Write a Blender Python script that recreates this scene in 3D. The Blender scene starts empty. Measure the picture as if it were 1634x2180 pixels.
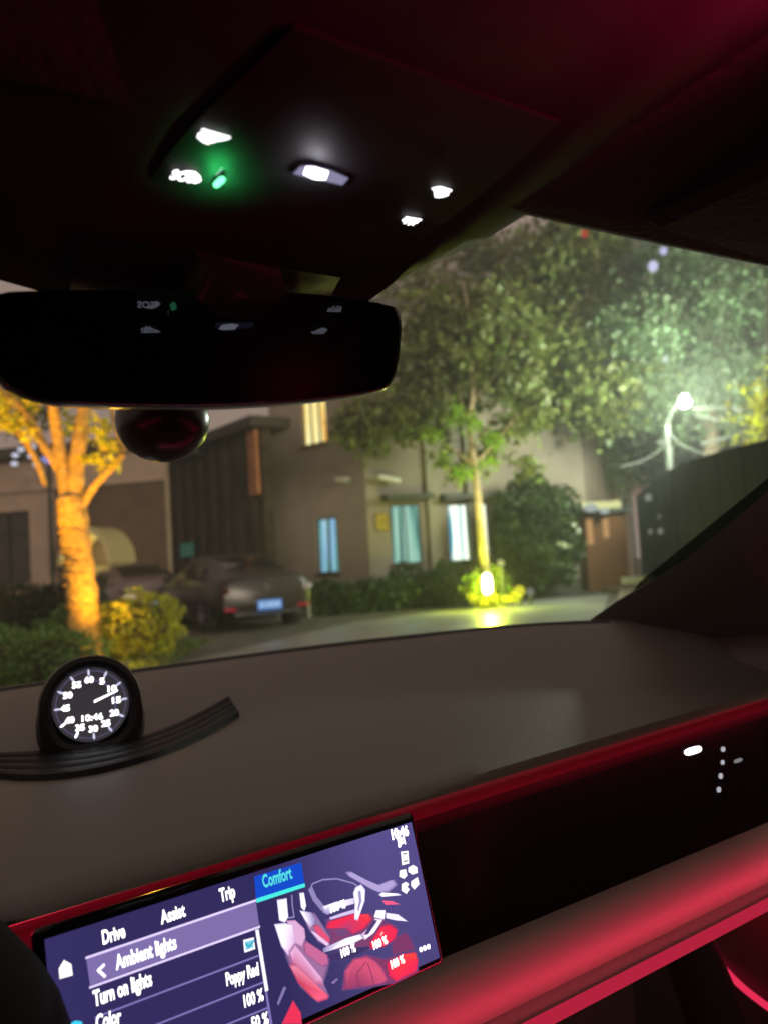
import bpy, math, random
import numpy as np
from mathutils import Vector, Matrix
R = math.radians
random.seed(7); rng = np.random.default_rng(7)
sc = bpy.context.scene
COL = sc.collection

# ------------------------------------------------------------------ camera
PSI, PITCH, ROLL, F = R(33), R(3.5), R(3.5), 1636.0      # heading right of the car axis, pitch, roll, focal in photo px
CAM = Vector((-0.186, 0.0, 1.15))
fwd = Vector((math.sin(PSI)*math.cos(PITCH), math.cos(PSI)*math.cos(PITCH), math.sin(PITCH)))
rt0 = Vector((math.cos(PSI), -math.sin(PSI), 0)); up0 = rt0.cross(fwd)
rt = rt0*math.cos(ROLL) - up0*math.sin(ROLL); up = rt0*math.sin(ROLL) + up0*math.cos(ROLL)
cd = bpy.data.cameras.new('camera'); cam = bpy.data.objects.new('camera', cd); COL.objects.link(cam)
m = Matrix.Identity(4)
for i in range(3): m[i][0], m[i][1], m[i][2], m[i][3] = rt[i], up[i], -fwd[i], CAM[i]
cam.matrix_world = m
cd.sensor_fit = 'VERTICAL'; cd.sensor_height = 24; cd.sensor_width = 18; cd.lens = 24*F/2180
cd.clip_start = 0.02; cd.clip_end = 600
cd.dof.use_dof = True; cd.dof.focus_distance = 0.60; cd.dof.aperture_fstop = cd.lens/4.6
sc.camera = cam
# ------------------------------------------------------------------ night sky glow, added fill light, exposure
w = bpy.data.worlds.new('World'); sc.world = w; w.use_nodes = True
nt = w.node_tree; bg = nt.nodes['Background']
bg.inputs[0].default_value = (0.32, 0.225, 0.192, 1); bg.inputs[1].default_value = 1.0
sl = bpy.data.lights.new('rear_fill', 'SUN'); sl.energy = 1.6; sl.angle = R(16); sl.color = (1, .80, .62)
so = bpy.data.objects.new('rear_fill', sl); COL.objects.link(so)
so.rotation_euler = Vector((math.sin(PSI-.5), math.cos(PSI-.5), -.11)).to_track_quat('-Z', 'Y').to_euler()  # added low fill from behind the camera, reaching in by the rear window
sc.view_settings.view_transform = 'Standard'; sc.view_settings.look = 'None'
sc.view_settings.exposure = 0; sc.view_settings.gamma = 1
sc.cycles.use_denoising = True
sc.cycles.max_bounces = 6; sc.cycles.transparent_max_bounces = 12; sc.cycles.caustics_reflective = False
sc.cycles.caustics_refractive = False; sc.cycles.sample_clamp_indirect = 4.0

# ------------------------------------------------------------------ helpers
def V(*a): return Vector(a)
def ray(px, py):
    u, v = px-817.0, 1090.0-py
    return rt*(u/F) + up*(v/F) + fwd
def at(px, py, d): return CAM + ray(px, py)*d
def onplane(px, py, p, n):
    r = ray(px, py); return CAM + r*((Vector(p)-CAM).dot(n)/r.dot(n))
def W(a, b, z): return V(CAM.x, CAM.y, 0) + V(math.cos(PSI), -math.sin(PSI), 0)*a + V(math.sin(PSI), math.cos(PSI), 0)*b + V(0, 0, z)
def HZ(px, py, b):                      # pixel at horizontal depth b along the heading
    h = V(math.sin(PSI), math.cos(PSI), 0); r = ray(px, py)
    return CAM + r*(b/r.dot(h))
def onz(px, py, z): return onplane(px, py, (0, 0, z), V(0, 0, 1))
def lin(*c): return tuple(((x/255+.055)/1.055)**2.4 if x/255 > .04045 else x/255/12.92 for x in c)

def mat(name, col, rough=.6, metal=0, emit=None, es=1, noise=0, scale=20, bump=0, spec=.5, coat=0, island=0, trans=0, col2=None):
    m = bpy.data.materials.new(name); m.use_nodes = True; n = m.node_tree; b = n.nodes['Principled BSDF']
    b.inputs['Base Color'].default_value = (*col, 1); b.inputs['Roughness'].default_value = rough
    b.inputs['Metallic'].default_value = metal; b.inputs['Specular IOR Level'].default_value = spec
    b.inputs['Coat Weight'].default_value = coat; b.inputs['Coat Roughness'].default_value = .05
    if emit: b.inputs['Emission Color'].default_value = (*emit, 1); b.inputs['Emission Strength'].default_value = es
    if noise or bump or col2:
        tc = n.nodes.new('ShaderNodeTexCoord'); nz = n.nodes.new('ShaderNodeTexNoise')
        nz.inputs['Scale'].default_value = scale; nz.inputs['Detail'].default_value = 6
        n.links.new(tc.outputs['Object'], nz.inputs['Vector'])
        if noise or col2:
            r = n.nodes.new('ShaderNodeValToRGB')
            c2 = col2 or tuple(min(1, c*(1+noise)) for c in col)
            r.color_ramp.elements[0].position = .35; r.color_ramp.elements[1].position = .68
            r.color_ramp.elements[0].color = (*(c*(1-noise) for c in col), 1); r.color_ramp.elements[1].color = (*c2, 1)
            n.links.new(nz.outputs['Fac'], r.inputs[0]); n.links.new(r.outputs[0], b.inputs['Base Color'])
        if bump:
            bp = n.nodes.new('ShaderNodeBump'); bp.inputs['Strength'].default_value = bump; bp.inputs['Distance'].default_value = .02
            n.links.new(nz.outputs['Fac'], bp.inputs['Height']); n.links.new(bp.outputs[0], b.inputs['Normal'])
    if island:
        g = n.nodes.new('ShaderNodeNewGeometry'); h = n.nodes.new('ShaderNodeHueSaturation'); h.inputs['Color'].default_value = (*col, 1)
        mr = n.nodes.new('ShaderNodeMapRange'); mr.inputs[3].default_value = .65; mr.inputs[4].default_value = 1.4
        mh = n.nodes.new('ShaderNodeMapRange'); mh.inputs[3].default_value = .47; mh.inputs[4].default_value = .53
        n.links.new(g.outputs['Random Per Island'], mr.inputs[0]); n.links.new(g.outputs['Random Per Island'], mh.inputs[0])
        n.links.new(mr.outputs[0], h.inputs['Value']); n.links.new(mh.outputs[0], h.inputs['Hue'])
        n.links.new(h.outputs[0], b.inputs['Base Color'])
        if trans:
            t = n.nodes.new('ShaderNodeBsdfTranslucent'); mx = n.nodes.new('ShaderNodeMixShader'); mx.inputs[0].default_value = trans
            n.links.new(h.outputs[0], t.inputs[0]); n.links.new(b.outputs[0], mx.inputs[1]); n.links.new(t.outputs[0], mx.inputs[2])
            n.links.new(mx.outputs[0], n.nodes['Material Output'].inputs[0])
    return m
def emis(name, col, s=1):
    m = bpy.data.materials.new(name); m.use_nodes = True; n = m.node_tree; n.nodes.clear()
    e = n.nodes.new('ShaderNodeEmission'); e.inputs[0].default_value = (*col, 1); e.inputs[1].default_value = s
    o = n.nodes.new('ShaderNodeOutputMaterial'); n.links.new(e.outputs[0], o.inputs[0]); return m
def vcol_emis(name, s=1):
    m = emis(name, (1, 1, 1), s); n = m.node_tree; a = n.nodes.new('ShaderNodeVertexColor'); a.layer_name = 'Col'
    n.links.new(a.outputs[0], [x for x in n.nodes if x.type == 'EMISSION'][0].inputs[0]); return m
def glass_mat(name, tint, refl=.06, rough=0.0):
    m = bpy.data.materials.new(name); m.use_nodes = True; n = m.node_tree; n.nodes.clear()
    t = n.nodes.new('ShaderNodeBsdfTransparent'); t.inputs[0].default_value = (*tint, 1)
    g = n.nodes.new('ShaderNodeBsdfGlossy'); g.inputs['Roughness'].default_value = rough
    f = n.nodes.new('ShaderNodeFresnel'); f.inputs[0].default_value = 1.3
    mx = n.nodes.new('ShaderNodeMixShader'); o = n.nodes.new('ShaderNodeOutputMaterial')
    mul = n.nodes.new('ShaderNodeMath'); mul.operation = 'MULTIPLY'; mul.inputs[1].default_value = refl*10
    n.links.new(f.outputs[0], mul.inputs[0]); n.links.new(mul.outputs[0], mx.inputs[0])
    n.links.new(t.outputs[0], mx.inputs[1]); n.links.new(g.outputs[0], mx.inputs[2]); n.links.new(mx.outputs[0], o.inputs[0]); return m

class MB:
    def __init__(s): s.v = []; s.f = []; s.c = []
    def add(s, vs, fs):
        o = len(s.v); s.v += [tuple(x) for x in vs]; s.f += [tuple(i+o for i in f) for f in fs]; return s
    def box(s, c, size, M=None, bev=0.0):
        hx, hy, hz = (x/2 for x in size); c = Vector(c); M = M or Matrix.Identity(3)
        if bev <= 0:
            vs = [c + M @ V(x*hx, y*hy, z*hz) for z in (-1, 1) for x, y in ((-1, -1), (1, -1), (1, 1), (-1, 1))]
            return s.add(vs, [(3, 2, 1, 0), (4, 5, 6, 7), (0, 1, 5, 4), (1, 2, 6, 5), (2, 3, 7, 6), (3, 0, 4, 7)])
        bev = min(bev, hx*.9, hy*.9, hz*.9); rings = []
        for z, k in ((-hz, 1), (-hz+bev, 0), (hz-bev, 0), (hz, 1)):
            x0, y0 = hx-k*bev, hy-k*bev; d = bev*.7 if not k else bev*.4; rg = []
            for sx, sy in ((-1, -1), (1, -1), (1, 1), (-1, 1)):
                p, q = (sx*(x0-d), sy*y0), (sx*x0, sy*(y0-d))
                if sx*sy > 0: p, q = (sx*(x0-d), sy*y0), (sx*x0, sy*(y0-d))
                pair = [p, q]
                if (sx, sy) in ((-1, -1), (1, 1)): pair = [q, p]
                rg += [c + M @ V(a, b, z) for a, b in pair]
            rings.append(rg)
        return s.loft(rings, True, True, True)
    def loft(s, rings, closed=True, cap0=False, cap1=False):
        n = len(rings[0]); vs = [p for r in rings for p in r]; fs = []
        for i in range(len(rings)-1):
            for j in range(n if closed else n-1):
                k = (j+1) % n; fs.append((i*n+j, i*n+k, (i+1)*n+k, (i+1)*n+j))
        if cap0: fs.append(tuple(range(n-1, -1, -1)))
        if cap1: fs.append(tuple((len(rings)-1)*n+j for j in range(n)))
        return s.add(vs, fs)
    def tube(s, pts, rad, seg=8, cap=True):
        pts = [Vector(p) for p in pts]; rad = rad if hasattr(rad, '__len__') else [rad]*len(pts); rings = []
        ref = V(0, 0, 1)
        for i, p in enumerate(pts):
            t = (pts[min(i+1, len(pts)-1)] - pts[max(i-1, 0)]).normalized()
            if abs(t.dot(ref)) > .95: ref = V(1, 0, 0)
            a = t.cross(ref).normalized(); b = t.cross(a)
            rings.append([p + (a*math.cos(2*math.pi*k/seg) + b*math.sin(2*math.pi*k/seg))*rad[i] for k in range(seg)])
        return s.loft(rings, True, cap, cap)
    def lathe(s, o, axis, prof, seg=24, a0=0, a1=2*math.pi):     # prof: (radius, height along axis)
        axis = Vector(axis).normalized(); ref = V(0, 0, 1) if abs(axis.z) < .9 else V(1, 0, 0)
        a = axis.cross(ref).normalized(); b = axis.cross(a); full = abs(a1-a0-2*math.pi) < 1e-6
        N = seg if full else seg+1
        rings = [[Vector(o)+axis*h+(a*math.cos(a0+(a1-a0)*k/seg)+b*math.sin(a0+(a1-a0)*k/seg))*max(r, 1e-5) for k in range(N)] for r, h in prof]
        return s.loft(rings, full)
    def ell(s, c, r, M=None, nu=20, nv=12, jit=0):
        M = M or Matrix.Identity(3); rings = []
        for i in range(nv+1):
            th = math.pi*(.001+.998*i/nv); rg = []
            for j in range(nu):
                ph = 2*math.pi*j/nu; k = 1+jit*math.sin(3*ph+i)*math.cos(2*th+ph*2)
                rg.append(Vector(c)+M @ V(r[0]*math.sin(th)*math.cos(ph)*k, r[1]*math.sin(th)*math.sin(ph)*k, r[2]*math.cos(th)*k))
            rings.append(rg)
        return s.loft(rings, True, True, True)
    def prism(s, poly, dirv, both=True):
        d = Vector(dirv); n = len(poly); P = [Vector(p) for p in poly]
        return s.add(P+[p+d for p in P], [tuple(range(n)), tuple(range(2*n-1, n-1, -1))]+[(i, i+n, (i+1) % n+n, (i+1) % n) for i in range(n)])
    def build(s, name, m, parent=None, smooth=False, cols=None):
        me = bpy.data.meshes.new(name); me.from_pydata([tuple(v) for v in s.v], [], s.f); me.validate(); me.update()
        if m: me.materials.append(m)
        if smooth:
            me.polygons.foreach_set('use_smooth', [True]*len(me.polygons)); me.set_sharp_from_angle(angle=R(40))
        o = bpy.data.objects.new(name, me); COL.objects.link(o)
        if parent:
            o.parent = parent; o.matrix_parent_inverse = Matrix.Identity(4)
            wm = world_of(parent).inverted(); me.transform(wm)
        return o
WM = {}
def world_of(o):
    M = o.matrix_basis.copy()
    while o.parent: o = o.parent; M = o.matrix_basis @ M
    return M
def tag(o, label, cat, group=None, kind=None):
    if label: o['label'] = label
    if cat: o['category'] = cat
    if group: o['group'] = group
    if kind: o['kind'] = kind
    return o
def thing(name, loc, label, cat, group=None, rz=0):
    o = bpy.data.objects.new(name, None); COL.objects.link(o); o.location = loc; o.rotation_euler = (0, 0, rz); o.empty_display_size = .1
    return tag(o, label, cat, group)
def struct(name, mb, m):
    o = mb.build(name, m); o['kind'] = 'structure'; return o
def kids(o): return [c for c in COL.objects if c.parent == o]
def copy_tree(o, parent=None):
    c = o.copy(); COL.objects.link(c); c.parent = parent
    for ch in kids(o): copy_tree(ch, c)
    return c
def sheet(pts, z=0, name='ground', m=None): return MB().add([V(p[0], p[1], z) for p in pts], [tuple(range(len(pts)))])
def cr(pts, n=6):                                              # Catmull-Rom through tuples
    P = [np.array(p, float) for p in pts]; P = [2*P[0]-P[1]]+P+[2*P[-1]-P[-2]]; out = []
    for i in range(1, len(P)-2):
        for k in range(n):
            t = k/n; out.append(.5*((2*P[i])+(-P[i-1]+P[i+1])*t+(2*P[i-1]-5*P[i]+4*P[i+1]-P[i+2])*t*t+(-P[i-1]+3*P[i]-3*P[i+1]+P[i+2])*t**3))
    out.append(P[-2]); return out
def text_mesh(name, s, o, ex, ey, height, width, m, parent, bold=0.0, raise_=.0003):
    c = bpy.data.curves.new(name, 'FONT'); c.body = s; c.size = 1; c.offset = bold; c.resolution_u = 3
    t = bpy.data.objects.new(name, c); COL.objects.link(t); bpy.context.view_layer.update()
    me = bpy.data.meshes.new_from_object(t.evaluated_get(bpy.context.evaluated_depsgraph_get())); bpy.data.objects.remove(t)
    co = np.array([v.co[:] for v in me.vertices]); x0, x1, y1 = co[:, 0].min(), co[:, 0].max(), .70
    n = ex.cross(ey).normalized(); mb = MB()
    vs = [Vector(o)+ex*((p[0]-x0)/(x1-x0)*width)+ey*(p[1]/y1*height)+n*raise_ for p in co]
    mb.add(vs, [tuple(p.vertices) for p in me.polygons]); return mb.build(name, m, parent)

# ------------------------------------------------------------------ materials
leather = mat('leather_dash', (.082, .069, .057), .50, noise=.10, scale=420, bump=.10, spec=.85)
leather2 = mat('leather_trim', (.30, .26, .255), .5, noise=.04, scale=500, bump=.04, spec=.35)
blackp = mat('black_plastic', (.012, .012, .014), .45, bump=.1, scale=300)
blackm = mat('black_matte', (.015, .014, .016), .85)
gloss = mat('gloss_black', (.004, .004, .005), .16, spec=.5, bump=0)
satin = mat('satin_band', (.16, .11, .11), .42)
fabric = mat('headliner_fabric', (.02, .017, .018), .95, noise=.25, scale=220, bump=.3)
consolem = mat('console_plastic', (.014, .011, .012), .6, spec=.15, noise=.1, scale=90)
red_led = emis('red_led', (1.0, .025, .075), 2.6)
red_soft = emis('red_guide', (.62, .022, .062), .72)
white_led = emis('white_led', (1, .98, 1.0), 3.5)
green_led = emis('green_led', (.16, 1.0, .42), 3)
chrome = mat('chrome', (.5, .5, .52), .18, metal=1)
mirror_m = mat('dim_mirror', (.016, .017, .021), .03, metal=1)
screen_w = emis('ui_white', (.95, .93, 1.0), 1.6)

# ------------------------------------------------------------------ the car we sit in
ZC = 1.15
own = thing('car', (0, 0, 0), 'dark car cabin around the camera, black console, brown leather dashboard and red ambient light', 'car')
# windscreen: s across, t from base to header
def wsc(s, t):
    x = .74*s*(1-t)+.61*s*t
    y = (1.21-.39*s*s)*(1-t)+(.27-.10*s*s)*t
    z = (-.157+.040*s*s)*(1-t)+(.214-.02*s*s)*t + (.05-.045*s*s)*math.sin(math.pi*t)
    return V(x, y, z+ZC)
mb = MB(); NS, NT = 24, 14
mb.loft([[wsc(-1+2*i/NS, j/NT) for i in range(NS+1)] for j in range(NT+1)], closed=False)
wsm = glass_mat('windscreen_glass', (.93, .96, .95), .012); mb.build('windscreen', wsm, own, True)
# dashboard top
def zl(x): return -.2015+.016*min(1, max(-.3, x/.75))
def dashz(x, y):
    k = min(1, max(0, (y-.52)/.24)); b = zl(x)+.004+(.0125-.012*min(1, max(0, x/.75)))*math.sin(k*math.pi/2)
    k2 = min(1, max(0, (y-(1.235-.39*(x/.76)**2)+.36)/.32)); q = min(1, (x/.74)**2); b += (.034+.055*q-.03*q*q)*k2*k2*(3-2*k2)
    b += .010*math.exp(-((x-.45)/.28)**2)*math.sin(math.pi*min(1, max(0, (y-.5)/.5)))
    b -= .012*math.exp(-((x)/.16)**2-((y-.88)/.10)**2)
    return b+ZC
xs = np.linspace(-.78, .78, 60); mb = MB(); rows = []
for x in xs:
    s = x/.76; yb = 1.235-.39*s*s; r = []
    z_ = zl(x)+ZC; r.append((x, .575, z_-.004)); r.append((x, .528, z_-.001)); r.append((x, .5215, z_+.001)); r.append((x, .5218, z_+.004))
    for k in range(26):
        y = .526+(yb-.526)*k/25; r.append((x, y, dashz(x, y)+.003))
    rows.append(r)
mb.loft(rows, closed=False); dash = mb.build('dashboard', leather, own, True)
# dark defroster strip at the base of the glass
mb = MB(); rows = []
for i in range(41):
    s = -1+i/20; p = wsc(s, 0); n = V(s*.5, 1, 0).normalized()
    p.z = dashz(p.x, p.y); rows.append([p-n*.030+V(0, 0, -.002), p-n*.012+V(0, 0, .0062), p+n*.01+V(0, 0, .004), p+n*.03+V(0, 0, -.03)])
mb.loft(rows, closed=False); mb.build('windscreen_seal', blackm, own, True)
# red lit groove under the dash lip: hidden strip, visible band
mb = MB(); mb.tube([(-.15, .556, ZC-.2155), (.74, .556, ZC-.1945)], .0018, 6); strip = mb.build('light_strip', emis('strip_led', (1, .02, .07), 3.6), own)
mb = MB(); mb.loft([[(x, .572, ZC+zl(x)-.005), (x, .566, ZC+zl(x)-.021), (x, .527, ZC+zl(x)-.032), (x, .503, ZC-.240)] for x in (-.16, 0, .3, .78)], closed=False); mb.build('lower_band', satin, own, True)
# glossy passenger display panel
PN = V(0, -1, .20).normalized()
def pdy(z): return .4985+.16*(z+.2525)
mb = MB(); rows = []
for x in (.155, .3, .5, .65, .80):
    zt = -.2125+.0145*(x-.155)/.62; rows.append([(x, pdy(z)+d, z+ZC) for z, d in ((zt, .022), (zt, .0), (-.303, 0), (-.303, .022))])
mb.loft(rows, True, True, True)
pd = mb.build('passenger_display', gloss, own, True)
def onpd(px, py): return onplane(px, py, V(.47, pdy(-.2525), ZC-.2525), V(0, -1, .16).normalized())
disp_g = emis('display_grey', (.55, .55, .62), .8)
def blob(px, py, wx, wy, ang, fn, m, par, name, n=14, off=.0006, nrm=V(0, -1, .15)):
    pts = []
    for k in range(n):
        a = 2*math.pi*k/n; x = wx/2*math.copysign(abs(math.cos(a))**.6, math.cos(a)); y = wy/2*math.copysign(abs(math.sin(a))**.8, math.sin(a))
        pts.append(fn(px+x*math.cos(ang)+y*math.sin(ang), py-x*math.sin(ang)+y*math.cos(ang))+nrm*off)
    mb = MB(); mb.add(pts, [tuple(range(n))]); return mb.build(name, m, par)
blob(1473, 1598, 38, 15, R(16), onpd, white_led, pd, 'white_mark')  # small glowing marks on the panel
for q in ((1537, 1595, 9, 11), (1536, 1623, 8, 10), (1532, 1652, 9, 12), (1528, 1681, 9, 12)): blob(*q, 0, onpd, disp_g, pd, 'grey_mark')
blob(1569, 1619, 19, 8, R(20), onpd, emis('display_dim', (.2, .2, .21), 1), pd, 'grey_mark')
# grey trim band with light guide along its lower edge
mb = MB(); rows = []
for x in (-.16, -.05, .1, .25, .4, .55, .66, .76):
    rows.append([(x, .522, ZC-.300), (x, .500, ZC-.3035), (x, .492, ZC-.312), (x, .488, ZC-.330), (x, .487, ZC-.350), (x, .489, ZC-.362), (x, .470, ZC-.3655), (x, .470, ZC-.372), (x, .56, ZC-.376)])
mb.loft(rows, closed=False); mb.build('trim_band', leather2, own, True)
mb = MB(); mb.tube([(-.14, .4700, ZC-.3680), (.75, .4700, ZC-.3680)], .0052, 10); mb.build('light_guide', red_soft, own, True)
ga = bpy.data.lights.new('guide_glow', 'AREA'); ga.shape = 'RECTANGLE'; ga.size = .88; ga.size_y = .004; ga.energy = .20; ga.color = (1, .03, .10)
gao = bpy.data.objects.new('guide_glow', ga); COL.objects.link(gao); gao.parent = own; gao.location = (.31, .468, ZC-.358); gao.rotation_euler = V(0, .8, 1).to_track_quat('-Z', 'Y').to_euler()
# lower dashboard, glovebox, centre tunnel, door and footwell
mb = MB(); mb.box((.18, .66, ZC-.56), (.66, .12, .36), bev=.03); mb.build('glovebox', mat('lower_dash', (.10, .07, .07), .55), own, True)
mb = MB(); mb.tube([(.555, .60, ZC-.38), (.56, .58, ZC-.45), (.585, .56, ZC-.56), (.60, .55, ZC-.75)], [.02, .03, .036, .04], 10); mb.build('footwell_duct', blackm, own, True)
mb = MB(); mb.box((0, .30, ZC-.62), (.26, .62, .34), bev=.04); mb.build('centre_tunnel', blackp, own, True)
for sx in (1, -1):
    mb = MB(); rows = []
    for y in (-1.3, -.6, 0, .35, .6, .8, 1.15):
        rows.append([(sx*.80, y, ZC-.09-.25*max(0, y-.5)), (sx*.775, y, ZC-.10-.25*max(0, y-.5)), (sx*.745, y, ZC-.14-.2*max(0, y-.5)), (sx*.735, y, ZC-.24), (sx*.735, y, ZC-.40), (sx*.725, y, ZC-.55), (sx*.72, y, ZC-.95)])
    mb.loft(rows, closed=False); d = mb.build('door', mat('door_card', (.08, .05, .05), .5), own, True)
    p = cr([(.73, .74, -.46), (.729, .70, -.525), (.724, .655, -.556), (.718, .605, -.574), (.716, .52, -.585), (.716, .30, -.585), (.716, -.3, -.58)], 5)
    mb = MB(); mb.tube([(sx*(q[0]-.004), q[1], q[2]+ZC) for q in p], .0042, 8); mb.build('light_guide', emis('door_guide', (.9, .03, .10), .9), d, True)
    mb = MB(); mb.tube([(sx*.715, -1.1, ZC-.19), (sx*.715, .42, ZC-.19)], .004, 6); mb.build('light_strip', emis('added_door_led', (1, .02, .08), 9), d)  # strips out of view, added to cast red on the ceiling
    mb = MB(); mb.tube(cr([(sx*.735, .62, ZC-.40), (sx*.70, .66, ZC-.40), (sx*.70, .82, ZC-.39), (sx*.735, .9, ZC-.38)], 5), .016, 10); mb.build('door_handle', leather2, d, True)
    # A-pillar with dark inner trim
    mb = MB(); rows = []
    for j in range(11):
        t = -.18+1.18*j/10; p = wsc(sx, t); p.z -= .012*min(1, max(0, t*3))+.016*math.sin(math.pi*min(1, max(0, t*1.5))); p.x += sx*.035*max(0, 1-t*2.2); q = V(sx*(.92-.20*t), p.y-.12-.16*(1-t), p.z-.045-.12*(1-t))
        rows.append([p+V(-sx*.012, .02, .02), p+V(-sx*.012, -.02, -.008), (p+q)/2+V(-sx*.01, -.02, -.012), q, q+V(sx*.06, .03, .03), p+V(sx*.08, .06, .03)])
    mb.loft(rows, True, True, True); mb.build('windscreen_pillar', mat('pillar_trim', (.05, .04, .035), .8, bump=.2, scale=200), own, True)
    mb = MB(); mb.loft([[(sx*.815, y, ZC-.085), (sx*.70, y, ZC+.19)] for y in (-1.3, .32)]+[[(sx*.83, .85, ZC-.09), (sx*.80, .80, ZC-.06)]], closed=False); mb.build('side_window', glass_mat('side_glass', (.10, .10, .105), .04), own)
mb = MB(); mb.box((0, -.1, .17), (1.62, 2.6, .05)); mb.box((0, -1.35, .52), (1.62, .06, .68)); mb.build('floor_pan', blackm, own)
# headliner and outer roof
mb = MB(); rows = []
for i in range(21):
    s = -1+i/10; x = .72*s; e = .302-.075*s*s; zz = ZC-.028*s**4
    rows.append([(x*.93, e+.03, zz+.203), (x*.93, e+.012, zz+.192), (x*.93, e, zz+.187), (x*.93, e-.02, zz+.189), (x*.95, .08, zz+.206), (x, -.4, zz+.225), (x, -1.3, zz+.19)])
mb.loft(rows, closed=False); mb.build('headliner', fabric, own, True)
mb = MB(); mb.loft([[(.80*(-1+i/8), y, ZC+z-.06*(abs(-1+i/8))**3) for i in range(17)] for y, z in ((.31, .222), (.1, .25), (-.5, .27), (-1.4, .2))], closed=False); mb.build('roof_panel', mat('car_paint_dark', (.01, .01, .012), .2, coat=1), own, True)
for sx in (1, -1):
    mb = MB(); mb.box((sx*.36, .195, ZC+.1855), (.36, .16, .014), bev=.006); v = mb.build('sun_visor', fabric, own, True)
    mb = MB(); mb.tube([(sx*.40, .272, ZC+.176), (sx*.43, .275, ZC+.176)], .004, 8); mb.build('visor_clip', blackp, v, True)
for sx in (1,):
    L = bpy.data.lights.new('door_red_fill', 'AREA'); L.shape = 'RECTANGLE'; L.size = .5; L.size_y = .01; L.energy = .02; L.color = (1, .02, .09)  # fill added beside the door strip to redden the ceiling
    o = bpy.data.objects.new('door_red_fill', L); COL.objects.link(o); o.parent = own; o.location = (.70, -.05, ZC-.17); o.rotation_euler = V(.9, .1, -.6).to_track_quat('Z', 'X').to_euler()
oa = V(.085, .05, ZC+.125); mb = MB(); mb.ell(oa, (.012, .012, .006), nu=12, nv=8); mb.tube([oa, oa+V(0, 0, .06)], .006, 6); mb.build('added_ceiling_lamp', emis('added_ceiling_red', (1, .02, .09), 1.2), own, True)  # unseen red lamp, added to tint the headliner
L = bpy.data.lights.new('ceiling_red_fill', 'SPOT'); L.spot_size = R(96); L.spot_blend = 1.0; L.energy = 3.4; L.color = (1, .02, .12); L.shadow_soft_size = .02
o = bpy.data.objects.new('ceiling_red_fill', L); COL.objects.link(o); o.parent = own; o.location = oa+V(0, .012, .010); o.rotation_euler = V(-.55, .85, .9).to_track_quat('-Z', 'Y').to_euler()
# bonnet and wing outside
mb = MB(); mb.add([(-.68, -1.36, .86), (.68, -1.36, .86), (.58, -1.2, 1.30), (-.58, -1.2, 1.30)], [(0, 1, 2, 3)]); mb.build('rear_window', glass_mat('rear_glass', (.19, .20, .19), .02), own)
mb = MB(); rows = []
for j in range(9):
    t = j/8; y = 1.26+1.15*t; rows.append([(.88*(-1+i/6)*(1-.12*t*t), y-.30*(abs(-1+i/6))**2*(1-t*.3), .87-.10*t-.10*t**4-.10*abs(-1+i/6)**4) for i in range(13)])
mb.loft(rows, closed=False); mb.build('bonnet', mat('bonnet_paint', (.02, .02, .022), .25, coat=1), own, True)
# overhead console
def hw(y, inner):
    if inner: a = [(-.05, .055), (.12, .056), (.184, .060), (.229, .070), (.297, .082), (.36, .086), (.40, .084), (.43, .07)]
    else: a = [(-.05, .112), (.12, .114), (.184, .116), (.247, .120), (.304, .130), (.358, .126), (.41, .100), (.445, .08)]
    return float(np.interp(y, [p[0] for p in a], [p[1] for p in a]))
mb = MB(); rows = []
for y, zi, zo in ((-.05, .193, .206), (.02, .190, .206), (.10, .188, .204), (.16, .1875, .202), (.20, .187, .200), (.25, .187, .198), (.30, .187, .196), (.34, .186, .194), (.37, .183, .192), (.40, .176, .190), (.425, .166, .184), (.458, .158, .176)):
    i, o = hw(y, 1), hw(y, 0)
    oL = max(o, .24); mz = .004
    rows.append([(-oL, y, ZC+zo+.004), (-oL+.003, y, ZC+zo-.003), (-(i+oL)/2, y, ZC+(zi+zo)/2+.003), (-i-.004, y, ZC+zi-.0015), (-i, y, ZC+zi), (-i*.5, y, ZC+zi-.001), (0, y, ZC+zi-.0015), (i*.5, y, ZC+zi-.001), (i, y, ZC+zi), (i+.004, y, ZC+zi-.0015), ((i+o)/2, y, ZC+(zi+zo)/2-.004), (o-.003, y, ZC+zo-.003), (o, y, ZC+zo+.004)])
mb.loft(rows, closed=False, cap1=True); con = mb.build('overhead_console', consolem, own, True)
mb = MB(); mb.loft([[(x, .399, ZC+.1745), (x, .404, ZC+.1725), (x, .437-.10*x*x, ZC+.151+.3*x*x), (x, .442-.10*x*x, ZC+.153+.3*x*x)] for x in np.linspace(-.10, .052, 14)], closed=False); mb.build('red_reflector_strip', mat('reflector_satin', (.55, .5, .5), .22, metal=1), con, True)  # satin strip added and angled to mirror the red guide
def onc(px, py): return onplane(px, py, (0, 0, ZC+.1835), V(0, 0, 1))
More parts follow.
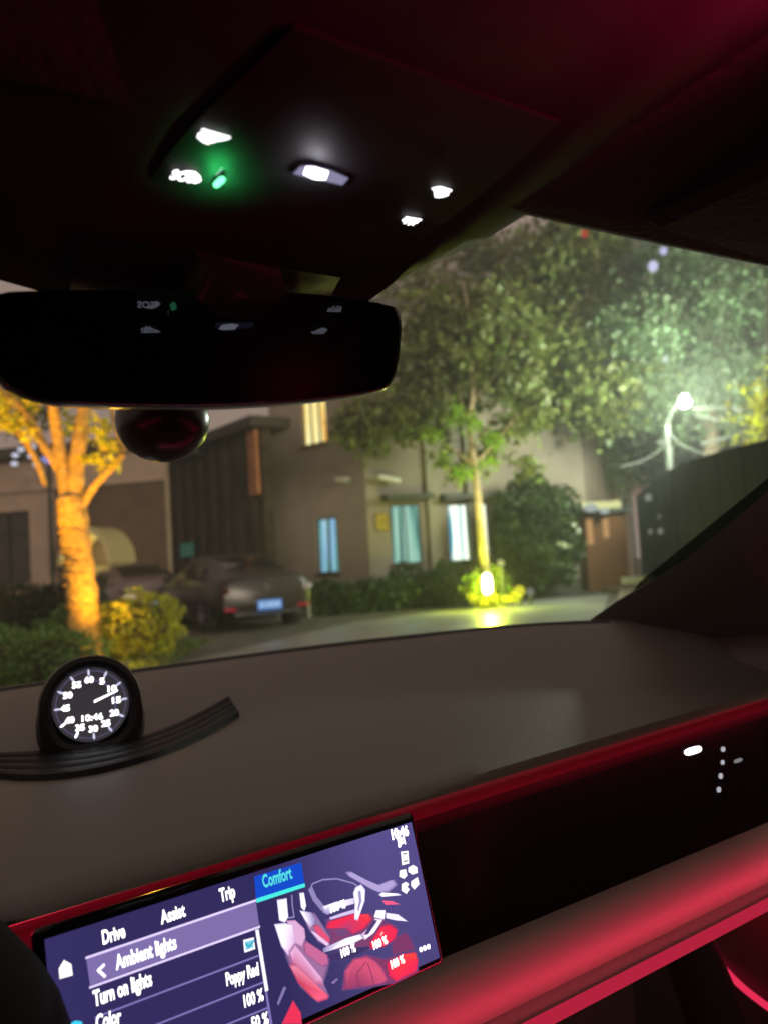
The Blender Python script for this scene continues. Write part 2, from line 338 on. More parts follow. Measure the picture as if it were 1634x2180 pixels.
# smoked glass insert carrying the switches
mb = MB(); L = []
for y in np.linspace(.225, .372, 8): L.append((hw(y, 1)*.93, y))
poly = [V(x, y, ZC+.1848) for x, y in L]+[V(-x, y, ZC+.1848) for x, y in reversed(L)]
mb.prism(poly, (0, 0, .004)); ins = mb.build('switch_panel', mat('switch_gloss', (.011, .010, .011), .65, spec=.12), con)
DN = V(0, 0, -1)
def strokes(segs, wd, m, par, name, fn=onc, nrm=DN, off=.0004):
    mb = MB()
    for s in segs:
        P = [fn(*q)+nrm*off for q in s]
        for a, b in zip(P, P[1:]):
            d = (b-a).normalized(); n = d.cross(nrm).normalized()*wd/2
            mb.add([a-n-d*wd*.3, a+n-d*wd*.3, b+n+d*wd*.3, b-n+d*wd*.3], [(0, 1, 2, 3)])
    return mb.build(name, m, par)
ic = white_led
strokes([[(432, 275), (488, 291)], [(436, 280), (482, 293), (458, 297), (434, 281)], [(427, 283), (424, 291)], [(440, 286), (429, 296)], [(447, 289), (434, 300)], [(456, 291), (442, 303)], [(464, 294), (452, 300)]], .0014, ic, ins, 'reading_light_symbol')
strokes([[(921, 400), (935, 397), (958, 404), (940, 404), (921, 400)], [(926, 402), (928, 417)], [(932, 404), (934, 418)], [(940, 406), (941, 417)], [(947, 406), (947, 415)], [(951, 407), (951, 412)], [(928, 417), (950, 414)]], .0015, ic, ins, 'map_light_symbol')
strokes([[(864, 461), (893, 466)], [(866, 462), (892, 468)], [(864, 463), (857, 468)], [(867, 466), (860, 474)], [(874, 467), (869, 477)], [(881, 468), (878, 477)], [(889, 469), (885, 473)], [(895, 466), (888, 469)]], .0013, ic, ins, 'map_light_symbol')
e0 = onc(361, 377); e1 = onc(408, 386); ex = (e1-e0).normalized(); ey = -ex.cross(DN).normalized()
sos = text_mesh('emergency_call_lettering', 'SOS', e0, ex, -ex.cross(V(0, 0, -1)).normalized(), .0085, (e1-e0).length, ic, ins, .03, 0.0006)
strokes([[(399, 366), (411, 367), (419, 374), (421, 382), (413, 385)]], .0030, ic, ins, 'phone_symbol')
strokes([[(461, 371), (473, 357)]], .0007, emis('needle_light', (.5, .9, .75), .8), ins, 'call_light_edge')
g = blob(467, 385, 30, 15, R(42), onc, green_led, ins, 'call_light', nrm=DN)
gl = bpy.data.lights.new('call_light_glow', 'SPOT'); gl.spot_size = R(168); gl.spot_blend = .3; gl.energy = .06; gl.color = (.05, 1, .22); gl.shadow_soft_size = .003
go = bpy.data.objects.new('call_light_glow', gl); COL.objects.link(go); go.location = onc(468, 388)+V(0, 0, -.006); go.rotation_euler = (math.pi, 0, 0); go.parent = own
# central lit vanity strip: translucent slot
strip_p = [(624, 366), (640, 350), (664, 348), (702, 358), (742, 376), (728, 391), (690, 382), (650, 374)]
mb = MB(); mb.add([onc(*q)+DN*.0008 for q in strip_p], [tuple(range(8))]); mb.build('reading_lamp_lens', emis('lens_dim', (.34, .32, .50), .75), ins)
mb = MB(); mb.add([onc(*q)+DN*.0013 for q in ((652, 349), (670, 350), (699, 359), (693, 377), (668, 376), (646, 365))], [tuple(range(6))]); mb.build('reading_lamp_bulb', emis('lens_hot', (1, .98, 1), 5), ins)
wl = bpy.data.lights.new('reading_glow', 'SPOT'); wl.spot_size = R(168); wl.spot_blend = .3; wl.energy = .035; wl.color = (.92, .9, 1); wl.shadow_soft_size = .004
wo = bpy.data.objects.new('reading_glow', wl); COL.objects.link(wo); wo.location = onc(676, 364)+V(0, 0, -.006); wo.rotation_euler = (math.pi, 0, 0); wo.parent = own
# rear view mirror
MD = .425
def om(px, py, dd=0): return onplane(px, py, MC, MNv)
MC = at(430, 742, MD); MNv = V(-.16, -1.0, .078).normalized()
prof = [(-30, 700), (-20, 640), (0, 622), (60, 617), (250, 614), (450, 616), (650, 622), (790, 640), (838, 650), (852, 662), (858, 690), (856, 730), (850, 775), (838, 812), (815, 828), (740, 842), (600, 856), (420, 864), (250, 862), (120, 856), (60, 846), (25, 830), (0, 815), (-25, 770)]
fr = [om(*p) for p in prof]; cen = sum(fr, V(0, 0, 0))/len(fr); fr = [V(*p) for p in cr([tuple(p) for p in fr+[fr[0]]], 4)][:-1]
back = -MNv
mb = MB(); mb.loft([[cen+(p-cen)*k+back*d for p in fr] for k, d in ((.975, .0), (.993, .0008), (1.0, .003), (1.0, .006), (.96, .014), (.86, .024), (.6, .030), (.2, .032))], True, False, True)
rv = mb.build('rear_view_mirror', mat('mirror_case', (.02, .02, .022), .22, coat=.6), own, True)
mb = MB(); mb.add([cen+(p-cen)*.975-back*.0001 for p in fr], [tuple(range(len(fr)))]); mb.build('mirror_glass', mirror_m, rv)
# camera bulb on the mirror stem
bc = at(347, 895, .50); mb = MB(); mb.ell(bc, (.0300, .030, .0275)); mb.tube([bc+V(0, .01, .01), wsc(-.02, .86)+V(0, 0, -.01)], [.02, .03], 12); mb.build('mirror_sensor', mat('sensor_black', (.02, .018, .02), .28), own, True)
# instrument hood at the left
mb = MB(); mb.ell((-.315, .475, ZC-.265), (.212, .13, .150), nu=36, nv=24); mb.build('instrument_hood', mat('hood_black', (.004, .004, .004), .9, spec=.1), own, True)
# ------------- chrono clock
DC = V(0, .898, ZC-.139)+V(-.186+.186, 0, 0); DC = at(195, 1499, .852)
cN = V(-.14, -1, .16).normalized(); cX = V(0, 0, 1).cross(-cN).normalized()*-1
cX = (-cN).cross(V(0, 0, 1)).normalized(); cY = cX.cross(-cN).normalized()*-1
if cX.dot(rt) < 0: cX = -cX
cY = cN.cross(cX).normalized()
if cY.z < 0: cY = -cY
def cl(x, y, d=0): return DC+cX*x+cY*y+cN*d
def outline(r, flare, drop, n=40):
    pts = []
    for k in range(n):
        a = 2*math.pi*k/n; x, y = math.cos(a), math.sin(a)
        if y < 0: x = math.copysign(min(1, abs(x)**.55*(1)), x) if abs(x) > 1e-6 else 0; x *= 1+flare*(-y); y *= drop
        pts.append((x*r, y*r))
    return pts
mb = MB(); rings = []
for r, fl, dr, d in ((.0405, 0, 1, -.004), (.0425, .0, 1, .003), (.047, .05, 1.0, .006), (.0525, .16, 1.08, .003), (.0545, .24, 1.12, -.008), (.052, .32, 1.15, -.03), (.043, .3, 1.3, -.055), (.025, .5, 1.9, -.075)):
    rings.append([cl(x, y, d) for x, y in outline(r, fl, dr)])
mb.loft(rings, True, False, True); ck = mb.build('dashboard_clock', mat('clock_case', (.005, .005, .006), .40, spec=.25), own, True)
mb = MB(); mb.lathe(DC, cN, [(.0, -.0035), (.0405, -.0035)], 40); mb.build('clock_dial', mat('dial_face', (.01, .01, .014), .4, emit=(.012, .011, .022), es=1), ck)
def cdisc(x, y, wx, wy, ang, m, nm, d=.0):
    pts = [cl(x+wx/2*math.cos(t)*math.cos(ang)-wy/2*math.sin(t)*math.sin(ang), y+wx/2*math.cos(t)*math.sin(ang)+wy/2*math.sin(t)*math.cos(ang), -.0028+d) for t in np.linspace(0, 2*math.pi, 13)[:-1]]
    return MB().add(pts, [tuple(range(12))]).build(nm, m, ck)
tick = emis('dial_tick', (.55, .54, .72), 1.3); dl = emis('dial_white', (1, .98, 1), 3.2)
mb = MB()
for rr, ww in ((.0365, .0012), (.0255, .002)):
    a0, a1 = (0, 2*math.pi) if rr > .03 else (R(-60), R(80))
    P = [(rr, t) for t in np.linspace(a0, a1, 40)]
    for (r1, t1), (r2, t2) in zip(P, P[1:]):
        mb.add([cl((r1-ww/2)*math.cos(t1), (r1-ww/2)*math.sin(t1), -.003), cl((r1+ww/2)*math.cos(t1), (r1+ww/2)*math.sin(t1), -.003), cl((r1+ww/2)*math.cos(t2), (r1+ww/2)*math.sin(t2), -.003), cl((r1-ww/2)*math.cos(t2), (r1-ww/2)*math.sin(t2), -.003)], [(0, 1, 2, 3)])
mb.build('dial_ring', emis('ring_dim', (.085, .08, .16), 1), ck)
for k in range(12):
    a = R(90-30*k+2)
    s = str(k*5) if k else '60'
    ctr = cl(.0268*math.cos(a), .0268*math.sin(a), -.0026); wd = .0095 if len(s) == 2 else .0055
    text_mesh('dial_numeral', s, ctr-cX*wd/2-cY*.003, cX, cY, .0064, wd, dl, ck, .035, .0)
    cdisc(.0348*math.cos(a), .0348*math.sin(a), .0075, .0024, a, tick if k not in (7, 8) else dl, 'dial_tick')
MB().add([cl(.003, .001, -.0018), cl(.003, .0035, -.0018), cl(.0285, .0125, -.0018), cl(.0287, .0108, -.0018)], [(0, 1, 2, 3)]).build('clock_hand', dl, ck)
text_mesh('dial_digits', '10:46', cl(-.0105, -.0175, -.0022), cX, cY, .0066, .022, dl, ck, .02, .0)
# ribbed vent strip curving in front of the clock
def ondash(px, py):
    r = ray(px, py); t = .3
    while t < 2:
        p = CAM+r*t
        if p.z < dashz(p.x, p.y)+.004: return p
        t += .002
    return p
up_e = cr([(-60, 1612, 0), (100, 1603, 0), (230, 1592, 0), (340, 1560, 0), (420, 1524, 0), (486, 1487, 0)], 6)
lo_e = cr([(-60, 1652, 0), (60, 1662, 0), (180, 1652, 0), (320, 1617, 0), (430, 1572, 0), (510, 1526, 0)], 6)
mb = MB(); rows = []
for a, b in zip(up_e, lo_e):
    A, B = ondash(a[0], a[1]), ondash(b[0], b[1]); r = []
    for k in range(25):
        t = k/24; h = .002+.0035*(abs(math.sin(t*math.pi*4))**.5) if 0 < k < 24 else -.004
        r.append(A.lerp(B, t)+V(0, 0, h))
    rows.append(r)
mb.loft(rows, closed=False); mb.build('speaker_grille', mat('grille_black', (.004, .004, .005), .5, spec=.15), own, True)
# ------------------------------------------------------------------ touch screen
SA, SB, SCn = V(-.116, .500, ZC-.2045), V(.1455, .500, ZC-.2015), None
SN = onplane(95, 2000, (0, .5, 0), V(0, 1, 0)); TLp = onplane(95, 2000, V(0, .500, 0), V(0, 1, 0)); TRp = onplane(875, 1750, V(0, .500, 0), V(0, 1, 0))
BRp = onplane(932, 2040, V(0, .477, 0), V(0, 1, 0)); sX = (TRp-TLp).normalized(); BLp = BRp-(TRp-TLp)
SNv = sX.cross(BRp-TRp).normalized()
if SNv.y > 0: SNv = -SNv
sY = SNv.cross(sX).normalized()
if sY.z < 0: sY = -sY
def ui(px, py, d=0): return onplane(px, py, TLp, SNv)+SNv*d
W_, H_ = (TRp-TLp).length, (BRp-TRp).length
def sp(u, v, d=0): return TLp+sX*(u*W_)-sY*(v*H_)+SNv*d
cen_s = sp(.5, .5, -.0075); MS = Matrix((sX, sY, SNv)).transposed()
mb = MB(); mb.box(cen_s, (W_+.012, H_+.012, .012), MS, .004); ts = mb.build('touch_screen', gloss, own, True)
def quadc(pts, cols, name, d, par=ts, s=1.0, m=None):
    mb = MB(); mb.add(pts, [tuple(range(len(pts)))]); o = mb.build(name, m or uim, par)
    a = o.data.color_attributes.new('Col', 'FLOAT_COLOR', 'POINT')
    for i, c in enumerate(cols): a.data[i].color = (*c, 1)
    return o
uim = vcol_emis('ui_picture', 1.2)
# backdrop as a fine grid so the panel shade varies smoothly
GX, GY = 24, 10; mb = MB(); mb.loft([[sp(i/GX, j/GY, .0002) for i in range(GX+1)] for j in range(GY+1)], closed=False)
bgp = mb.build('display_backdrop', uim, ts); a = bgp.data.color_attributes.new('Col', 'FLOAT_COLOR', 'POINT')
for j in range(GY+1):
    for i in range(GX+1):
        u, v = i/GX, j/GY; k = max(0, min(1, (u-.55)/.3)); c0 = np.array(lin(47, 41, 86)); c1 = np.array(lin(82, 73, 130))
        c = c0*(1-k)+c1*k*(1-.35*v)+c0*k*.35*v; e = max(0, 1-u*6); c = c*(1+.15*e); a.data[j*(GX+1)+i].color = (*c, 1)
def uq(pts, cols, name, d=.0005): return quadc([ui(x, y, d) for x, y in pts], cols, name, d)
def flat(pts, c, name, d=.0005): return uq(pts, [lin(*c)]*len(pts), name, d)
flat([(541, 1866), (641, 1836), (649, 1885), (545, 1917)], (20, 70, 190), 'active_tab', .0004)
flat([(545, 1913), (648, 1880), (649, 1888), (546, 1922)], (70, 225, 215), 'tab_underline', .0007)
flat([(183, 2036), (544, 1916), (552, 1970), (192, 2098)], (118, 104, 160), 'menu_header', .0004)
for A, B, C, wdt in (((182, 2042), (545, 1919), (222, 205, 250), 5), ((190, 2105), (553, 1975), (222, 205, 250), 5), ((202, 2168), (556, 2034), (125, 110, 175), 4), ((330, 2184), (560, 2093), (125, 110, 175), 4), ((480, 2184), (572, 2146), (125, 110, 175), 4)):
    flat([(A[0], A[1]-wdt), (B[0], B[1]-wdt), B, A], C, 'menu_line', .0006)
flat([(543, 1980), (550, 1978), (571, 2108), (564, 2111)], (250, 245, 255), 'scroll_bar', .0007)
flat([(564, 2111), (568, 2110), (583, 2200), (577, 2200)], (125, 110, 175), 'scroll_track', .0006)
flat([(125, 2062), (136, 2043), (152, 2052), (155, 2076), (127, 2084)], (255, 255, 250), 'home_symbol', .0007)
flat([(148, 2180), (160, 2172), (174, 2174), (178, 2190), (150, 2195)], (60, 200, 235), 'menu_symbol', .0007)
strokes([[(221, 2054), (209, 2065), (223, 2078)]], .0016, screen_w, ts, 'back_arrow', ui, SNv, .0008)
flat([(517, 2001), (540, 1995), (543, 2020), (520, 2028)], (245, 245, 250), 'check_box', .0007)
flat([(521, 2005), (537, 2001), (539, 2016), (523, 2022)], (120, 190, 220), 'check_box_face', .0008)
strokes([[(523, 2009), (529, 2015), (540, 2002)]], .0012, emis('tick_cyan', (.03, .45, .55), 1), ts, 'check_mark', ui, SNv, .001)
tw = emis('text_white', (1, .98, .95), 2.2); tc = emis('text_cyan', (.10, .80, .80), 1)
def uit(s, x0, y0, x1, y1, h, m=None, name='menu_lettering', bold=.03):
    a, b = ui(x0, y0), ui(x1, y1); ex = (b-a).normalized(); ey = SNv.cross(ex).normalized()
    if ey.z < 0: ey = -ey
    return text_mesh(name, s, a, ex, ey, h, (b-a).length, m or tw, ts, bold, .0009)
uit('Drive', 219, 2010, 267, 1994, .0075); uit('Assist', 343, 1967, 395, 1949, .0075); uit('Trip', 469, 1920, 501, 1909, .0078)
uit('Comfort', 560, 1890, 622, 1869, .0078, tc)
uit('Ambient lights', 247, 2064, 376, 2018, .0078); uit('Turn on lights', 200, 2142, 324, 2096, .0080)
uit('Poppy Red', 482, 2098, 551, 2074, .0072); uit('100 %', 520, 2144, 561, 2128, .0068)
uit('Color', 204, 2192, 258, 2176, .0075); uit('50 %', 536, 2192, 572, 2178, .0068)
uit('10:46', 833, 1787, 869, 1777, .0066, name='status_lettering', bold=.06); uit('5G', 846, 1803, 862, 1798, .0052, name='status_lettering', bold=.08)
for nm, P in (('status_symbol', [(851, 1813), (867, 1811), (869, 1838), (854, 1842)]), ('status_symbol', [(849, 1853), (862, 1850), (865, 1864), (858, 1871), (848, 1866)]), ('status_symbol', [(867, 1847), (877, 1841), (886, 1846), (887, 1858), (876, 1862), (867, 1856)]), ('status_symbol', [(853, 1882), (862, 1877), (869, 1882), (865, 1888), (870, 1893), (863, 1903), (853, 1896)]), ('status_symbol', [(873, 1876), (887, 1867), (891, 1882), (880, 1894), (873, 1886)])):
    flat(P, (255, 252, 245), nm, .0008)
strokes([[(856, 1818), (863, 1817)], [(857, 1834), (865, 1832)]], .0008, emis('dim_grey', (.1, .09, .18), 1), ts, 'status_symbol', ui, SNv, .0011)
for k in range(3): blob(894+8*k, 2021-3*k, 7, 11, 0, lambda x, y: ui(x, y), tw, ts, 'more_dots', nrm=SNv, off=.0009)
# drawing of a car cabin on the display (z = zoomed reference coordinates)
def zq(P, cols, name='cabin_drawing', d=.0005):
    n = len(P); cols = cols if isinstance(cols[0], tuple) else [cols]*n
    if len(cols) == 2: cols = [cols[0] if i < n/2 else cols[1] for i in range(n)]
    return uq([(540+x/4.085, 1820+y/4.085) for x, y in P], [lin(*c) for c in cols], name, d)
def zfan(P, c_in, c_out, d=.0005, name='cabin_drawing', k=.84):       # soft edged patch
    cx = sum(p[0] for p in P)/len(P); cy = sum(p[1] for p in P)/len(P); n = len(P)
    pts = [(cx+(x-cx)*k, cy+(y-cy)*k) for x, y in P]+list(P)
    mb = MB(); mb.add([ui(540+x/4.085, 1820+y/4.085, d) for x, y in pts], [tuple(range(n))]+[(i, (i+1) % n, (i+1) % n+n, i+n) for i in range(n)])
    o = mb.build(name, uim, ts); a = o.data.color_attributes.new('Col', 'FLOAT_COLOR', 'POINT')
    ci = c_in if isinstance(c_in, list) else [c_in]*n
    for i in range(n): a.data[i].color = (*lin(*ci[i]), 1); a.data[i+n].color = (*lin(*c_out), 1)
    return o
BG = (84, 72, 125); WH = (250, 244, 255); PK = (205, 140, 185); RD = (232, 45, 80); LV = (170, 155, 205)
zfan([(190, 610), (350, 590), (470, 760), (660, 900), (650, 990), (610, 1120), (660, 1230), (560, 1290), (400, 1150), (290, 930)], (150, 105, 150), (84, 66, 118), .00042, k=.8)
zfan([(400, 480), (530, 500), (670, 720), (650, 800), (560, 760), (470, 640)], (140, 110, 155), (84, 70, 122), .00042)
zfan([(620, 560), (1010, 500), (1250, 620), (1250, 740), (1000, 830), (640, 830)], (120, 62, 105), (84, 66, 118), .00038)
zfan([(760, 1180), (800, 960), (960, 860), (1130, 900), (1420, 830), (1430, 1010), (1240, 1110), (1000, 1160)], (128, 55, 98), (90, 66, 118), .00038)
zfan([(200, 390), (285, 375), (300, 540), (270, 590), (220, 570)], WH, (190, 180, 220), .0006)
zfan([(395, 330), (435, 325), (455, 440), (440, 490), (410, 460)], (245, 240, 255), (180, 170, 210), .0006)
zfan([(175, 600), (260, 590), (340, 600), (360, 770), (300, 880), (240, 800)], [WH, WH, (240, 215, 240), (220, 180, 220), (225, 190, 225), WH], (170, 150, 200), .0006)
zfan([(275, 570), (360, 565), (440, 640), (450, 720), (420, 800), (340, 760), (330, 620)], (214, 165, 205), (165, 120, 165), .00055)
zfan([(300, 840), (350, 770), (440, 880), (600, 1080), (605, 1140), (540, 1130), (330, 940)], [(225, 170, 212)]*4+[(200, 110, 150)]*3, (150, 95, 145), .00065)
zfan([(430, 770), (450, 745), (640, 870), (655, 950), (600, 975), (440, 850)], (190, 100, 145), (120, 70, 120), .0006)
zfan([(300, 950), (350, 940), (520, 1100), (655, 1230), (640, 1255), (560, 1280), (500, 1240), (380, 1110)], [(225, 130, 160)]*3+[(240, 95, 125)]*3+[(190, 60, 90)]*2, (150, 60, 100), .0007)
zfan([(340, 1260), (410, 1370), (420, 1471), (240, 1471)], (225, 50, 85), (150, 50, 95))
zfan([(395, 480), (500, 500), (530, 560), (520, 610), (490, 640), (440, 560)], [WH, LV, LV, LV, (200, 170, 210), WH], (130, 115, 165))
zfan([(510, 610), (560, 610), (660, 720), (665, 760), (630, 775), (540, 680)], (215, 80, 115), (130, 65, 115))
zfan([(485, 655), (520, 665), (660, 775), (640, 800), (560, 740)], (225, 190, 225), (130, 100, 150), .0007)
for P, wd in (([(490, 300), (510, 250), (600, 215), (720, 207), (860, 245), (900, 270)], .0010), ([(495, 300), (530, 380), (595, 460), (620, 470)], .0035), ([(330, 350), (335, 440), (350, 540), (300, 548)], .0009)):
    strokes([[(540+x/4.085, 1820+y/4.085) for x, y in P]], wd, emis('drawing_line', lin(150, 138, 190), 1), ts, 'cabin_drawing', ui, SNv, .0005)
zfan([(590, 450), (700, 410), (880, 370), (885, 420), (760, 455), (640, 520), (600, 500)], [WH, WH, (220, 210, 240), (220, 210, 240), WH, LV, LV], (150, 135, 185), .0006)
zfan([(650, 545), (760, 505), (880, 470), (890, 500), (780, 530), (660, 565)], (205, 190, 230), (150, 120, 165), .0007)
zfan([(640, 580), (860, 510), (1000, 510), (1030, 560), (960, 640), (860, 690), (800, 640), (620, 640)], [RD, RD, (245, 70, 70), (240, 50, 70), RD, (200, 50, 90), (180, 60, 110), RD], (150, 50, 95), .00055)
zfan([(700, 650), (800, 640), (840, 690), (730, 720)], (110, 70, 115), (140, 60, 105), .0006)
zfan([(790, 150), (830, 140), (960, 210), (1090, 265), (1220, 215), (1250, 260), (1180, 320), (1090, 330), (1020, 300), (820, 185)], LV, (105, 92, 148))
zfan([(1080, 345), (1110, 325), (1250, 335), (1280, 350), (1110, 365)], WH, (180, 165, 215), .0007)
zfan([(1110, 395), (1200, 400), (1270, 430), (1140, 435)], (240, 90, 130), (140, 80, 130))
zfan([(1060, 480), (1140, 480), (1130, 560), (1040, 540)], WH, (235, 225, 245), .0007)
zfan([(1140, 500), (1250, 515), (1340, 580), (1230, 570), (1140, 550)], (240, 230, 248), (105, 92, 145), .00055)
zfan([(1050, 550), (1120, 560), (1040, 680), (960, 740), (930, 690), (990, 640)], [WH, WH, WH, WH, (215, 180, 215), (215, 180, 215)], (190, 160, 205), .0007)
zfan([(1040, 560), (1070, 570), (990, 690), (950, 695)], (70, 58, 105), (110, 95, 145), .00085)
zfan([(600, 810), (800, 720), (930, 685), (960, 720), (860, 770), (700, 820), (600, 850)], [LV, WH, WH, WH, WH, WH, LV], (130, 115, 165), .00075)
zfan([(860, 330), (880, 280), (930, 255), (965, 300), (960, 400), (900, 570), (870, 560), (875, 420)], [WH]*8, (190, 180, 220), .0009)
zfan([(900, 310), (925, 300), (935, 400), (905, 500), (895, 480), (910, 400)], (150, 138, 185), (235, 228, 245), .00095)
zfan([(1000, 770), (1100, 620), (1180, 600), (1250, 650), (1230, 730), (1130, 800), (1010, 820)], [RD]*7, (150, 45, 90))
zfan([(1090, 690), (1115, 660), (1125, 680), (1100, 710)], (255, 160, 160), (240, 60, 80), .0007)
zfan([(1190, 760), (1250, 700), (1320, 670), (1370, 740), (1400, 830), (1280, 850), (1200, 880)], (120, 55, 100), (95, 65, 115), .00055)
zfan([(1150, 940), (1280, 860), (1400, 845), (1425, 920), (1410, 1010), (1230, 1100), (1170, 1050)], [RD, (245, 60, 60), (250, 75, 60), RD, RD, RD, RD], (190, 40, 85), .0007)
zfan([(780, 1010), (860, 900), (980, 875), (1060, 920), (1120, 980), (1170, 1090), (1120, 1120), (930, 1150), (770, 1180)], [(205, 80, 115)]*7+[(150, 60, 100)]*2, (115, 60, 110), .0006)
strokes([[(540+x/4.085, 1820+y/4.085) for x, y in P] for P in ([(970, 930), (890, 1030), (910, 1150)], [(985, 940), (1020, 1040), (1040, 1120)])], .0006, emis('drawing_seam', lin(130, 55, 95), 1), ts, 'cabin_drawing', ui, SNv, .0009)
zfan([(200, 1290), (260, 1140), (285, 1150), (215, 1310)], (125, 112, 165), (95, 82, 135)); zfan([(670, 1110), (720, 1070), (735, 1080), (690, 1125)], (130, 112, 165), (95, 80, 135))
zfan([(600, 870), (900, 800), (1050, 790), (860, 900), (620, 940)], (62, 50, 95), (80, 66, 118), .0004)
uit('100 %', 703, 1943, 735, 1931, .0050, name='value_lettering', bold=.05); uit('100 %', 726, 2038, 757, 2024, .0050, name='value_lettering', bold=.05)
uit('100 %', 794, 2021, 824, 2007, .0050, name='value_lettering', bold=.05); uit('100 %', 832, 2062, 860, 2048, .0050, name='value_lettering', bold=.05)
# ambient red lamps of the cabin (door and footwell lights)
for nm, loc, en, co in (('footwell_lamp', (.66, .58, ZC-.46), .10, (1, .02, .07)), ('footwell_lamp', (.20, .575, ZC-.42), .22, (1, .02, .07)), ('door_lamp', (.70, .74, ZC-.34), .14, (1, .03, .09))):
    L = bpy.data.lights.new(nm, 'POINT'); L.energy = en; L.color = co; L.shadow_soft_size = .01
    o = bpy.data.objects.new(nm, L); COL.objects.link(o); o.location = loc; o.parent = own

# =================================================================== OUTSIDE
H0, H1 = V(math.cos(PSI), -math.sin(PSI), 0), V(math.sin(PSI), math.cos(PSI), 0)
asph = mat('asphalt', (.075, .068, .060), .75, noise=.35, scale=3, bump=.3)
concrete = mat('damp_concrete', (.23, .235, .22), .36, noise=.22, scale=1.3, bump=.05, spec=.6)
paving = mat('brown_paving', (.17, .125, .10), .8, noise=.3, scale=6, bump=.3)
soil = mat('lawn_ground', (.035, .06, .018), .95, noise=.5, scale=8, bump=.6)
struct('ground', sheet([W(-45, -14, 0), W(45, -14, 0), W(45, 60, 0), W(-45, 60, 0)]), asph)
struct('road', sheet([W(*p, 0) for p in ((-2.35, 10.6), (-.77, 14.4), (1.9, 17), (5.2, 18.3), (3.7, 13.5), (2.9, 9.5), (2.0, 4), (1.5, -9), (-7, -9), (-4.6, 5))], .004), concrete)
struct('pavement', MB().prism([V(*W(a, b, 0)[:2], .12) for a, b in ((2.3, 4), (3.1, 9.5), (3.95, 13.5), (5.45, 18.3), (5.3, 19.3), (7.3, 19.5), (7.2, 3))], (0, 0, -.12)), paving)
struct('lawn', MB().prism([V(*W(a, b, 0)[:2], .08) for a, b in ((-10, 3), (-4.0, 3), (-3.3, 7.5), (-2.75, 10.2), (-4.4, 11.6), (-12, 11.6))], (0, 0, -.08)), soil)

def wall(name, P0, P1, z0, z1, holes, m, parent, th=.25, rev=.14):
    P0, P1 = Vector(P0), Vector(P1); P0.z = P1.z = 0; L = (P1-P0).length; e = (P1-P0)/L; n = e.cross(V(0, 0, 1)).normalized()
    if n.dot(CAM-P0) < 0: n = -n
    X = sorted({0, L, *[h[0] for h in holes], *[h[1] for h in holes]}); Z = sorted({z0, z1, *[h[2] for h in holes], *[h[3] for h in holes]})
    P = lambda s, z, d=0: P0+e*s+V(0, 0, z)+n*d
    mb = MB()
    for x0, x1 in zip(X, X[1:]):
        for a, b in zip(Z, Z[1:]):
            cx, cz = (x0+x1)/2, (a+b)/2
            if any(h[0] < cx < h[1] and h[2] < cz < h[3] for h in holes): continue
            mb.add([P(x0, a), P(x1, a), P(x1, b), P(x0, b)], [(0, 1, 2, 3)])
    for h in holes:
        c = [P(h[0], h[2]), P(h[1], h[2]), P(h[1], h[3]), P(h[0], h[3])]; d = [q-n*rev for q in c]
        mb.add(c+d, [(0, 1, 5, 4), (1, 2, 6, 5), (2, 3, 7, 6), (3, 0, 4, 7)])
    mb.add([P(0, z0), P(0, z1), P(0, z1, -th), P(0, z0, -th), P(L, z0), P(L, z1), P(L, z1, -th), P(L, z0, -th)], [(0, 1, 2, 3), (4, 5, 6, 7), (1, 5, 6, 2), (2, 6, 7, 3)])
    mb.build(name, m, parent); return P
def hole(P0, P1, pts):                      # pixel corners on a wall -> (s0, s1, z0, z1)
    P0, P1 = Vector(P0), Vector(P1); P0.z = P1.z = 0; L = (P1-P0).length; e = (P1-P0)/L; n = e.cross(V(0, 0, 1)); out = []
    for px, py in pts:
        q = onplane(px, py, P0, n); out.append(((q-P0).dot(e), q.z))
    return (min(o[0] for o in out), max(o[0] for o in out), min(o[1] for o in out), max(o[1] for o in out))
def window(P, h, fm, pm, parent, mull=1, sill=True, label=None, trans=0):
    s0, s1, z0, z1 = h; mb = MB(); t = .035
    def bar(a0, a1, b0, b1, d0=-.10, d1=-.04):
        mb.add([P(a0, b0, d0), P(a1, b0, d0), P(a1, b1, d0), P(a0, b1, d0), P(a0, b0, d1), P(a1, b0, d1), P(a1, b1, d1), P(a0, b1, d1)], [(0, 1, 2, 3), (4, 5, 6, 7), (0, 1, 5, 4), (1, 2, 6, 5), (2, 3, 7, 6), (3, 0, 4, 7)])
    bar(s0, s0+t, z0, z1); bar(s1-t, s1, z0, z1); bar(s0+t, s1-t, z0, z0+t); bar(s0+t, s1-t, z1-t, z1)
    for k in range(mull): x = s0+(s1-s0)*(k+1)/(mull+1); bar(x-t/2, x+t/2, z0+t, z1-t)
    if trans: bar(s0+t, s1-t, z0+(z1-z0)*trans-t/2, z0+(z1-z0)*trans+t/2, -.095, -.045)
    w_ = mb.build('window', fm, parent)
    if label: w_['label'] = label
    mb = MB(); mb.add([P(s0, z0, -.125), P(s1, z0, -.125), P(s1, z1, -.125), P(s0, z1, -.125)], [(0, 1, 2, 3)])
    pn = mb.build('pane', pm, w_)
    if sill:
        mb = MB(); mb.add([P(s0-.06, z0-.07, .002), P(s1+.06, z0-.07, .002), P(s1+.06, z0, .07), P(s0-.06, z0, .07), P(s0-.06, z0-.07, .07), P(s1+.06, z0-.07, .07), P(s0-.06, z0-.002, .002), P(s1+.06, z0-.002, .002)], [(0, 1, 5, 4), (4, 5, 3, 2)[::-1], (2, 3, 6, 7)]); mb.build('sill', fm, w_)
    return w_
